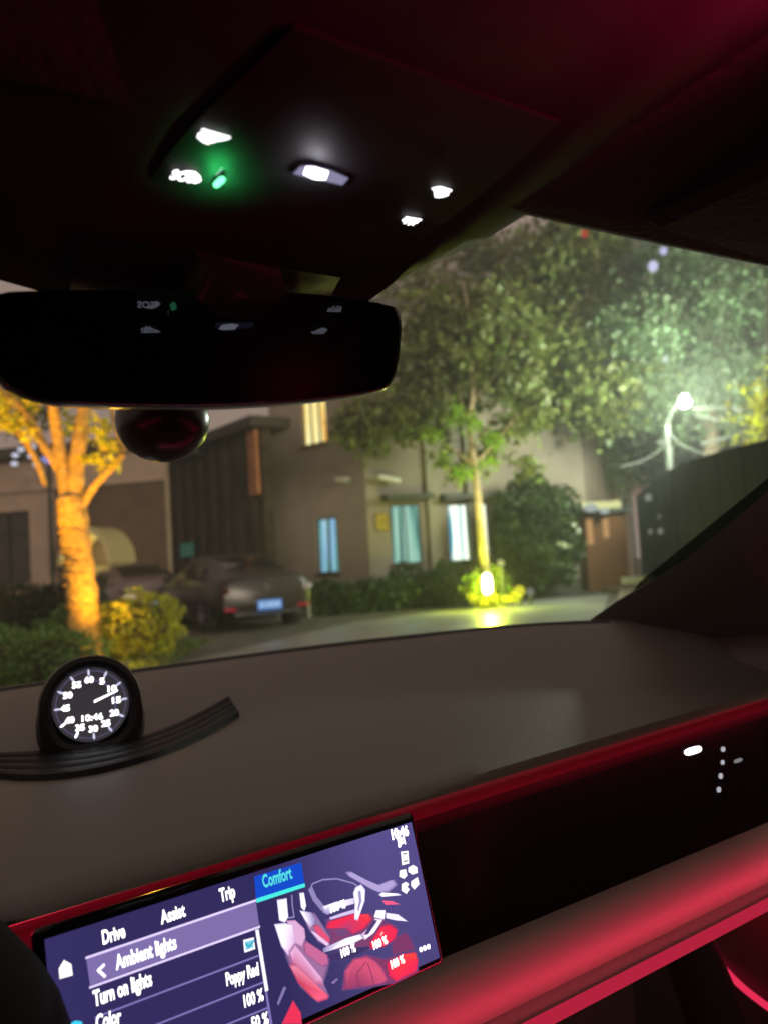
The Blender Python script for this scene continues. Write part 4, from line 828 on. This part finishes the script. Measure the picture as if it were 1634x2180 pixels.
leaves(cloud([C(925, 925, b-.25, .22), C(945, 970, b-.2, .16), C(985, 1008, b-.3, (.33, .2, .05)), C(1045, 945, b-.2, .24), C(1040, 988, b-.2, .14), C(1005, 900, b-.4, .2), C(960, 880, b-.3, .25)], 900, .09), .11, lf_bright, 'lit_leaves', st)  # lamplight near the fork is put into a brighter leaf colour
# big canopy trees behind
def big(lab, px, b, cs, n, lm, top=700, size=.20, rad=.28):
    base = W((px-817)/F*b, b, 0); tr = [([base, HZ(px-6, 1000, b), HZ(px-12, top, b), HZ(px-10, top-200, b)], [rad, rad*.75, rad*.5, .06])]
    for k in range(5):
        c = cs[(k*3) % len(cs)][0]; tr.append(([HZ(px-9, 880-50*k, b), (Vector(c)+HZ(px-9, 830-50*k, b))/2, Vector(c)], [rad*.3, rad*.2, .03]))
    return tree('canopy_tree', lab, base, tr, cs, n, size, lm, bark, .30, 'canopy trees over the street')
big('tall canopy tree rising behind the middle of the house roof', 960, 22.5, [C(x, y, 22.5+random.uniform(-1, 1), random.uniform(.95, 1.4)) for x, y in ((860, 700), (900, 620), (950, 560), (1020, 520), (1080, 590), (1000, 640), (1130, 640), (900, 760), (1060, 700), (880, 820), (1080, 520), (1150, 560), (830, 640), (960, 760))], 7500, lf_olive)
big('wide canopy tree in front of the right end of the house', 1225, 21.5, [C(x, y, 20+random.uniform(-1, 1), random.uniform(.75, 1.15)) for x, y in ((1160, 640), (1200, 560), (1230, 700), (1180, 760), (1270, 620), (1150, 800), (1240, 780), (1300, 740), (1270, 840), (1120, 720), (1330, 660), (1210, 500), (1290, 540), (1180, 830), (1320, 820), (1100, 640))], 26000, lf_green)
big('cool green canopy tree around the white street lamp', 1520, 19.5, [C(x, y, 18.6+random.uniform(-.8, 1.5), random.uniform(.65, 1.0)) for x, y in ((1380, 560), (1440, 620), (1500, 560), (1560, 640), (1420, 700), (1500, 700), (1590, 720), (1380, 780), (1450, 790), (1530, 790), (1610, 800), (1350, 850), (1340, 700), (1600, 600), (1640, 660), (1520, 640), (1480, 500), (1400, 860), (1560, 860))], 24000, lf_cool, size=.16)
big('slender tree behind the brick gate pillar', 1285, 23.5, [C(x, y, 23.5, r) for x, y, r in ((1280, 900, .7), (1270, 960, .55), (1290, 1010, .5), (1300, 860, .8), (1320, 920, .5), (1262, 1030, .3))], 3800, lf_olive, size=.16, rad=.12, top=860)
big('dark tree mass behind the upper edge of the black wall', 1500, 24.0, [C(x, y, 24+random.uniform(-.5, .5), .95) for x, y in ((1370, 960), (1430, 930), (1490, 960), (1550, 930), (1610, 920), (1400, 1000), (1460, 990), (1520, 900), (1580, 960), (1440, 880), (1640, 880), (1360, 910))], 9000, mat('leaf_night', (.02, .034, .022), .6, island=1, trans=.1), rad=.16, top=880)
t = big('yellow leaved tree at the right edge beyond the black wall', 1650, 13.0, [C(x, y, 13, r) for x, y, r in ((1622, 885, .22), (1640, 920, .3), (1680, 850, .5), (1640, 1010, .16), (1700, 950, .5))], 1600, mat('leaf_edge', (.42, .40, .03), .5, island=1, trans=.4), size=.10, rad=.12, top=800)  # the yellow is the leaf colour
# reddish light on the tree top (small red lamp) and bluish lamps between the leaves
for px, py, c_, lab, r in ((1389, 567, (.72, .70, 1), 'lower bluish lamp glimpsed between the upper leaves', .09), (1411, 534, (.6, .6, .9), 'upper bluish lamp glimpsed between the upper leaves', .07), (1243, 497, (.45, .05, .03), 'tiny red lamp among the leaves near the windscreen top', .07), (1415, 765, (.9, 1, .85), 'tiny pale lamp in the foliage above the street lamp', .055)):
    c = HZ(px, py, 14.5); t = thing('distant_lamp', c, lab, 'lamp'); mb = MB(); mb.ell(c, (r, r, r*1.2), nu=12, nv=8); mb.build('bulb', emis('far_bulb', c_, .9), t, True); mb = MB(); mb.tube([c+V(0, 0, r), c+V(0, 0, r+.4), c+H1*3+V(0, 0, r+.8)], .015, 5); mb.build('cable', darkf, t)
# --- street lamp with pale pole
b = 16.4; hd = HZ(1456, 858, b); pb = W((1420-817)/F*b, b+.2, 0)
sl_ = thing('street_lamp', pb, 'bright white street lamp on a pale pole above the black wall', 'street lamp')
mb = MB(); mb.tube([pb, HZ(1424, 1010, b+.2), HZ(1417, 905, b+.2)], [.09, .085, .075], 12); mb.build('pole', mat('pole_pale', (.07, .08, .065), .5), sl_, True)
mb = MB(); mb.tube([HZ(1417, 905, b+.2), HZ(1430, 875, b+.1), hd+V(0, 0, .14)], .035, 8); mb.build('arm', mat('arm_pale', (.03, .035, .03), .5), sl_, True)
mb = MB(); mb.ell(hd, (.125, .125, .10), nu=20, nv=12); mb.build('globe', emis('lamp_white', (.93, 1, .93), 40), sl_, True)
mb = MB(); mb.lathe(hd+V(0, 0, .08), (0, 0, 1), [(.11, .0), (.10, .05), (.05, .10), (0, .10)], 16); mb.build('cap', mat('cap_grey', (.3, .3, .3), .5), sl_, True)
lamp('street_light', hd+V(0, 0, .05)-H1*.8, 2000, (.90, 1.0, .80), .7, sl_)
# lit bare branches below the lamp
t = thing('bare_branches', pb, 'pale lit bare branches spreading right below the street lamp', 'branches'); mb = MB()
for P4 in ([(1424, 925), (1450, 950), (1490, 965), (1524, 976)], [(1480, 885), (1520, 893), (1570, 900)], [(1470, 870), (1540, 868), (1600, 873)], [(1490, 945), (1540, 935), (1590, 915)], [(1320, 995), (1360, 985), (1400, 962), (1422, 940)], [(1398, 943), (1428, 944)]):
    mb.tube([HZ(x, y, b+.1) for x, y in P4], list(np.linspace(.034, .012, len(P4))), 7)
mb.build('branch', mat('branch_pale', (.035, .04, .03), .7), t, True)
# --- black panel wall at right
G0, G1 = W(7.75, 23.5, 0), W(3.6, 7.0, 0)
bw = thing('panel_wall', (G0+G1)/2, 'tall smooth black panel wall running along the right side of the street', 'wall')
Lg = (G1-G0).length; eg = (G1-G0)/Lg; ng = eg.cross(V(0, 0, 1)); ng = ng if ng.dot(CAM-G0) > 0 else -ng
Pg = lambda s, z, d=0: V(G0.x, G0.y, 0)+eg*s+V(0, 0, z)+ng*d
zts = [(hole(G0, G1, [(x, y)])) for x, y in ((1352, 1056), (1400, 1012), (1455, 985), (1540, 958), (1634, 935))]
pts = [(0, zts[0][2])]+[(z[0], z[2]) for z in zts]+[(Lg, zts[-1][2]+.1)]
mb = MB(); n = len(pts); f = [Pg(s, 0, 0) for s, z in pts]+[Pg(s, z, 0) for s, z in pts]+[Pg(s, 0, -.15) for s, z in pts]+[Pg(s, z, -.15) for s, z in pts]
mb.add(f, [(i, i+1, n+i+1, n+i) for i in range(n-1)]+[(n+i, n+i+1, 3*n+i+1, 3*n+i) for i in range(n-1)]+[(0, n, 3*n, 2*n)]+[(2*n+i, 2*n+i+1, 3*n+i+1, 3*n+i) for i in range(n-1)])
mb.build('panel', mat('black_panel', (.004, .004, .005), .8, noise=.3, scale=.8, spec=.08), bw)
for s in np.arange(1.2, Lg, 1.6):
    zz = float(np.interp(s, [p[0] for p in pts], [p[1] for p in pts])); lbox(s, s+.03, .05, zz-.02, .002, .008, mat('panel_joint', (.005, .005, .006), .9, spec=.05), 'post', bw, Pg)
for i, (px, py, r, k) in enumerate(((1390, 1058, .075, .30), (1346, 1077, .065, .22), (1414, 1099, .05, .12), (1394, 1131, .055, .22), (1417, 1130, .055, .25))):
    q = hole(G0, G1, [(px, py)]); c = Pg(q[0], q[2], .12); t = thing('small_lamp', c, ['faint oval lamp highest on the black wall', 'faint lamp at the left end of the black wall', 'dimmest small lamp on the black wall', 'left one of two low faint lamps on the black wall', 'right one of two low faint lamps on the black wall'][i], 'lamp', 'small lamps on the black wall')
    mb = MB(); mb.ell(c, (r, r, r*1.2), nu=12, nv=8); mb.build('globe', emis('lamp_faint', (k, k, k*.88), .7), t, True); mb = MB(); mb.tube([c, Pg(q[0], q[2], .002)], .015, 6); mb.build('bracket', darkf, t)
# white kerb blocks at the foot
for px, w_, lab in ((1334, .30, 'short white concrete block at the foot of the gate pillar'), (1382, .95, 'long white concrete block at the foot of the black wall')):
    c = HZ(px, 1235, 20.0); c.z = .20; mb = MB(); mb.box(c, (w_, .25, .20), Matrix((H0, H1, V(0, 0, 1))).transposed(), .03); o = mb.build('concrete_block', mat('block_white', (.75, .75, .70), .7), None, True); tag(o, lab, 'block')
# brick pillar/kiosk
A0, A1 = W((1241-817)/F*19.9, 19.9, 0), W((1328-817)/F*20.1, 20.1, 0)
kio = thing('gate_pillar', A0, 'reddish brown gate pillar with two lit slits and a dark flat cap', 'pillar')
zk = hole(A0, A1, [(1285, 1092)])[2]; sl1 = hole(A0, A1, [(1247, 1106), (1264, 1158)]); sl2 = hole(A0, A1, [(1281, 1106), (1297, 1144)])
brick = bpy.data.materials.new('brick_red'); brick.use_nodes = True; nb = brick.node_tree; bb = nb.nodes['Principled BSDF']; br = nb.nodes.new('ShaderNodeTexBrick'); br.inputs['Scale'].default_value = 5
br.inputs['Color1'].default_value = (.20, .07, .018, 1); br.inputs['Color2'].default_value = (.15, .052, .015, 1); br.inputs['Mortar'].default_value = (.11, .05, .022, 1); nb.links.new(br.outputs[0], bb.inputs[0]); bb.inputs['Roughness'].default_value = .8
Pk = wall('brick_body', A0, A1, 0, zk, [sl1, sl2], brick, kio, th=.9, rev=.03)
for h in (sl1, sl2): mb = MB(); mb.add([Pk(h[0], h[2], -.025), Pk(h[1], h[2], -.025), Pk(h[1], h[3], -.025), Pk(h[0], h[3], -.025)], [(0, 1, 2, 3)]); mb.build('lit_slit', emis('slit_warm', lin(185, 140, 90), 1.1), kio)
Lk = (A1-A0).length; lbox(-.12, Lk+.12, zk, zk+.10, -1.0, .2, mat('cap_dark', (.04, .045, .045), .6), 'cap', kio, Pk)
lbox(-.05, Lk-.1, zk+.10, zk+.30, -.8, .05, mat('cap_cream', (.50, .46, .24), .7), 'coping', kio, Pk)
for px, py, r, lab in ((1256, 1081, .15, 'larger white globe lamp at the left of the gate pillar cap'), (1286, 1088, .10, 'smaller white globe lamp in the middle of the gate pillar cap')):
    c = HZ(px, py, 19.55); t = thing('globe_lamp', c, lab, 'lamp', 'globe lamps at the gate pillar'); mb = MB(); mb.ell(c, (r*1.5, r, r*.75), nu=14, nv=8); mb.build('globe', emis('globe_dim', (.40, .44, .42), 1), t, True); mb = MB(); mb.tube([c, c+H1*.42], .02, 6); mb.build('bracket', darkf, t)
# reddish painted boards behind the pillar
for P4, colr, lab, bb_ in (([(1326, 1022), (1372, 1012), (1376, 1032), (1352, 1056), (1340, 1050)], (.50, .30, .27), 'pinkish board leaning above the black wall end', 24.2), ([(1290, 1052), (1318, 1026), (1322, 1062), (1296, 1070)], (.42, .22, .14), 'orange brown board just behind the gate pillar', 24.4)):
    mb = MB(); mb.prism([HZ(x, y, bb_) for x, y in P4], H1*.12); t = thing('sign_board', HZ(*P4[0], bb_), lab, 'board'); mb.build('board', mat('board_paint', colr, .7, noise=.3, scale=3), t); mb = MB(); p = HZ(*P4[-1], bb_+.2); mb.tube([V(p.x, p.y, 0), p+V(0, 0, .3)], .05, 6); mb.build('post', darkf, t)
c = HZ(1352, 1008, 24); mb = MB(); mb.box(c, (1.1, 1.2, .16), Matrix((H0, H1, V(0, 0, 1))).transposed(), .03); t = thing('gate_roof', V(c.x, c.y, 0), 'small dark roof above the pinkish board', 'roof'); mb.build('roof_slab', mat('gate_roof_dark', (.03, .028, .02), .7), t); mb = MB(); p = c-H0*.5; mb.tube([V(p.x, p.y, 0), p], .06, 6); mb.build('post', darkf, t)
# --- yellow green lamp at the foot of the slim tree
b = 15.9; lc = HZ(1036, 1243, b)
bl = thing('bollard_lamp', V(lc.x, lc.y, 0), 'glaring yellow white lamp at the foot of the slim tree', 'garden light')
mb = MB(); mb.lathe(lc, (0, 0, 1), [(0, -.22), (.05, -.215), (.085, -.17), (.10, -.05), (.095, .1), (.07, .18), (.04, .215), (0, .22)], 20); mb.build('lens', emis('lamp_yellow', (1, 1, .45), 12), bl, True)
mb = MB(); mb.lathe(V(lc.x, lc.y, 0), (0, 0, 1), [(.10, 0), (.10, lc.z-.23), (0, lc.z-.23)], 16); mb.build('base', blackm, bl, True)
mb = MB(); mb.lathe(lc+V(0, 0, .225), (0, 0, 1), [(.09, 0), (.09, .02), (0, .03)], 16); mb.build('cap', blackm, bl, True)
lamp('garden_light', lc-H1*.35+V(0, 0, .12), 240, (.86, 1, .06), .12, bl)
lamp('garden_uplight', lc-H1*.42+V(0, 0, .2), 330, (1, .88, .40), .1, bl, 'SPOT', HZ(1012, 930, 16.2), 62, .9)
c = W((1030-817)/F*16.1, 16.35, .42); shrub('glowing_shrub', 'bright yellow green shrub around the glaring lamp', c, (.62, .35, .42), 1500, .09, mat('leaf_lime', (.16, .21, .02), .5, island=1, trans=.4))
for x, z, r in ((-.42, .22, .09), (-.2, .13, .11), (.05, .12, .12), (.25, .14, .1), (.42, .2, .1), (-.05, .25, .07)):
    c = W((1036-817)/F*15.8+x, 15.75, z); t = thing('ground_shrub', V(c.x, c.y, 0), 'tiny yellow lit plant at the kerb below the glaring lamp', 'plant', 'tiny plants below the lamp'); leaves(rng.normal(size=(60, 3))*r*.6+np.array(c), .07, lf_yel, 'foliage', t)
for px, py, r, lab, em in ((1104, 1258, .115, 'round yellow ball light on a short post right of the glaring lamp', (.80, .75, .04)), (1127, 1260, .085, 'small grey ball on a short post right of the yellow ball light', (.16, .17, .15)), (1065, 1199, .07, 'small yellowish ball light above the glowing shrub', (.62, .62, .22))):
    c = HZ(px, py, 16.1); t = thing('ball_light', V(c.x, c.y, 0), lab, 'garden light'); mb = MB(); mb.ell(c, (r, r, r), nu=16, nv=10); mb.build('globe', emis('ball_glow', em, 1), t, True); mb = MB(); mb.tube([V(c.x, c.y, 0), c], .03, 8); mb.build('post', darkf, t)
# ------------------------------------------------------------------ parked cars
def sedan(name, lab, paint, loc, rz):
    t = thing(name, loc, lab, 'car', 'cars parked beside the houses', rz); Mw = world_of(t)
    st_ = [(-2.42, .42, .66, .56, .80, .74, .76, .90, .60, .93), (-2.36, .34, .74, .58, .87, .86, .80, .98, .66, 1.02), (-2.15, .26, .80, .60, .91, .92, .84, 1.02, .70, 1.06), (-1.75, .23, .84, .60, .93, .95, .86, 1.12, .66, 1.15),
           (-1.2, .22, .85, .60, .94, .97, .87, 1.30, .60, 1.32), (-.6, .22, .85, .60, .94, .97, .87, 1.40, .57, 1.43), (0, .22, .85, .60, .94, .96, .87, 1.42, .57, 1.45), (.5, .22, .85, .60, .94, .95, .87, 1.33, .60, 1.36), (1.0, .22, .85, .60, .93, .94, .86, 1.10, .66, 1.12), (1.25, .22, .84, .60, .93, .92, .85, .97, .70, .99), (1.8, .24, .82, .58, .92, .86, .82, .91, .66, .93), (2.25, .28, .72, .55, .84, .74, .72, .78, .55, .80), (2.42, .40, .55, .52, .62, .62, .52, .64, .4, .65)]
    S = cr(st_, 4); rings = []; gl = []
    def ring(q, o=0):
        y, zb, wb, zm, wm_, zs, ws, zr, wr, zc = q
        half = [(wb*.8, zb), (wb, zb+.03), (wm_-.01, zm-.14), (wm_, zm), (wm_-.005, (zm+zs)/2+.05), (ws, zs)]
        wtop = [(ws-.02+o, zs+.02), (ws*.55+wr*.45+o, zs*.5+zr*.5+.01), (wr+o, zr-.01)]; top = [(wr*.85, zr+(zc-zr)*.4+o), (wr*.45, zc-.01+o), (0, zc+o)]
        return half, wtop, top
    for q in S:
        h, wt, tp = ring(q); full = h+wt+tp; r = [V(x, q[0], z) for x, z in full]+[V(-x, q[0], z) for x, z in reversed(full[:-1])]; rings.append(r)
    mb = MB(); mb.loft([[Mw @ p for p in r] for r in rings], True, True, True); mb.build('body', paint, t, True)
    gls = mat('car_glass', (.012, .012, .012), .12, spec=.7)
    for sg in (1, -1):
        for y0, y1 in ((-1.45, -.42), (-.36, .82)):
            rr = []
            for q in S:
                if y0 <= q[0] <= y1: _, wt, _ = ring(q, .012); a, b_ = V(sg*wt[0][0], q[0], wt[0][1]+.02), V(sg*wt[2][0], q[0], wt[2][1]-.04); rr.append([Mw @ a, Mw @ V(sg*(wt[1][0]), q[0], wt[1][1]), Mw @ b_])
            mb = MB(); mb.loft(rr, False); mb.build('side_window', gls, t, True)
    for y0, y1, nm in ((-1.95, -.95, 'rear_window'), (.35, 1.15, 'windscreen')):
        rr = []
        for q in S:
            if y0 <= q[0] <= y1: _, _, tp = ring(q, .006); h = [(tp[0][0]*1.02, tp[0][1]), tp[1], tp[2]]; rr.append([Mw @ V(x, q[0], z) for x, z in h]+[Mw @ V(-x, q[0], z) for x, z in h[-2::-1]])
        mb = MB(); mb.loft(rr, False); mb.build(nm, gls, t, True)
    tyre = mat('tyre', (.012, .012, .012), .85); rim = mat('rim', (.25, .25, .27), .35, metal=.8)
    for sg in (1, -1):
        for y in (-1.42, 1.45):
            c = V(sg*.86, y, .33); ax = (Mw.to_3x3() @ V(sg, 0, 0)); mb = MB(); mb.lathe(Mw @ c, ax, [(.20, .07), (.31, .075), (.335, .05), (.335, -.12), (.2, -.14)], 24); wh = mb.build('wheel', tyre, t, True)
            mb = MB(); mb.lathe(Mw @ c, ax, [(0, .055), (.05, .06), (.06, .045), (.19, .04), (.205, .07)], 20)
            for k in range(5): a = 2*math.pi*k/5; mb.tube([Mw @ (c+V(sg*.055, .05*math.cos(a), .05*math.sin(a))), Mw @ (c+V(sg*.062, .19*math.cos(a), .19*math.sin(a)))], .02, 5)
            mb.build('rim', rim, wh, True)
            mb = MB(); mb.lathe(Mw @ V(sg*.90, y, .36), ax, [(.385, .028), (.40, .04), (.43, .036), (.44, .01)], 26, 0, 2*math.pi); mb.build('wheel_arch', blackm, t, True)
    def rb(x, z, w_, h_, m_, nm, y=-2.43, d=.03, par=t, bev=.01, rot=0): mb = MB(); mb.box(Mw @ V(x, y, z), (w_, d, h_), Mw.to_3x3() @ Matrix.Rotation(rot, 3, 'Z'), bev); return mb.build(nm, m_, par)
    for sg in (1, -1):
        rb(sg*.70, .74, .30, .11, mat('tail_lens', (.05, .008, .01), .2), 'tail_light', -2.385, .06, rot=-sg*.25); rb(sg*.70, .415, .24, .04, emis('reflector_glow', (.50, .018, .035), .75), 'reflector', -2.425, .03, rot=-sg*.25)  # reflectors emit the red light they would throw back
        mb = MB(); mb.ell(Mw @ V(sg*1.0, .72, 1.0), (.09, .07, .06), nu=12, nv=8); mb.build('side_mirror', paint, t, True)
        mb = MB(); mb.lathe(Mw @ V(sg*.55, -2.40, .33), Mw.to_3x3() @ V(0, -1, 0), [(.05, 0), (.05, .05), (.035, .05)], 10); mb.build('exhaust', chrome, t, True)
    pl = rb(.03, .46, .46, .17, emis('plate_blue_glow', lin(105, 155, 225), .85), 'number_plate', -2.455, .015)  # lamplight on the plate is put into its emission
    for k, x in enumerate((-.18, -.125, -.05, 0.005, .06, .115, .17)): rb(x+.03, .46, .036, .10, emis('plate_mark_glow', lin(185, 212, 245), .9), 'plate_character', -2.466, .004, pl, .001)  # characters emit too, in place of reflected light
    mb = MB(); mb.lathe(Mw @ V(0, -2.40, .78), Mw.to_3x3() @ V(0, -1, 0), [(.032, .02), (.045, .035), (.055, .02)], 20); mb.build('emblem', mat('emblem', (.4, .4, .4), .3, metal=.7), t, True)
    rb(0, .31, 1.3, .03, chrome, 'bumper_trim', -2.44, .03); rb(0, .36, 1.3, .05, blackm, 'lower_bumper', -2.40, .06)
    rb(0, .60, .55, .03, blackm, 'boot_seam', -2.44, .012, bev=.002)
    return t
paint1 = mat('paint_bronze', (.018, .013, .012), .5, metal=0, coat=.5, spec=.3)
paint1.node_tree.nodes['Principled BSDF'].inputs['Coat Roughness'].default_value = .24
sa = (-1.98, 14.45); s1 = sedan('parked_car', 'grey brown sedan parked with its tail towards the street and a pale blue number plate', paint1, W(0, 0, 0), 0)
def place(t, a, b, rz):
    # the rear middle of the car stands at (a, b) and its nose points rz left of the heading
    th = -PSI+rz; nose = V(-math.sin(th), math.cos(th), 0); t.location = W(a, b, 0)+nose*2.42; t.rotation_euler = (0, 0, th)
place(s1, -2.20, 14.0, R(30))
s2 = copy_tree(s1); s2['label'] = 'darker low sedan parked behind the clipped yellow shrub, mostly hidden'; place(s2, -5.25, 17.6, R(38))
for ch in kids(s2):
    if ch.name.startswith('body'): ch.data = ch.data.copy(); ch.data.materials[0] = mat('paint_mauve', (.15, .11, .115), .35, metal=.2, coat=.8)
# light glints near the sedan: warm lamp beyond its roof, cold ball lamp at its right
for px, py, bb_, r, em, lab in ((590, 1213, 17.0, .085, (.85, .48, .18), 'small warm ball light glowing just over the sedan boot'), (655, 1246, 16.6, .07, (.75, .82, .70), 'small cold white ball light right of the sedan')):
    c = HZ(px, py, bb_); t = thing('ball_light', V(c.x, c.y, 0), lab, 'garden light'); mb = MB(); mb.ell(c, (r*1.2, r, r*.8), nu=16, nv=10); mb.build('globe', emis('ball_glow', em, 1), t, True); mb = MB(); mb.tube([V(c.x, c.y, 0), c], .03, 8); mb.build('post', mat('post_grey', (.35, .38, .35), .5), t)

# ------------------------------------------------------------------ added haze volume standing in for windscreen glare round the lamps
hz = MB(); hz.box(W(0, 23, 5.75), (94, 78, 13.9), Matrix((H0, H1, V(0, 0, 1))).transposed())
hm = bpy.data.materials.new('glare_haze'); hm.use_nodes = True; hn_ = hm.node_tree; hn_.nodes.clear()
vo = hn_.nodes.new('ShaderNodeVolumePrincipled'); vo.inputs['Density'].default_value = .0037; vo.inputs['Color'].default_value = (.95, .96, .93, 1); vo.inputs['Anisotropy'].default_value = .55
ou = hn_.nodes.new('ShaderNodeOutputMaterial'); hn_.links.new(vo.outputs[0], ou.inputs['Volume'])
ho = hz.build('haze', hm); ho['kind'] = 'stuff'; tag(ho, 'thin added haze standing in for windscreen glare around the lamps', 'haze')
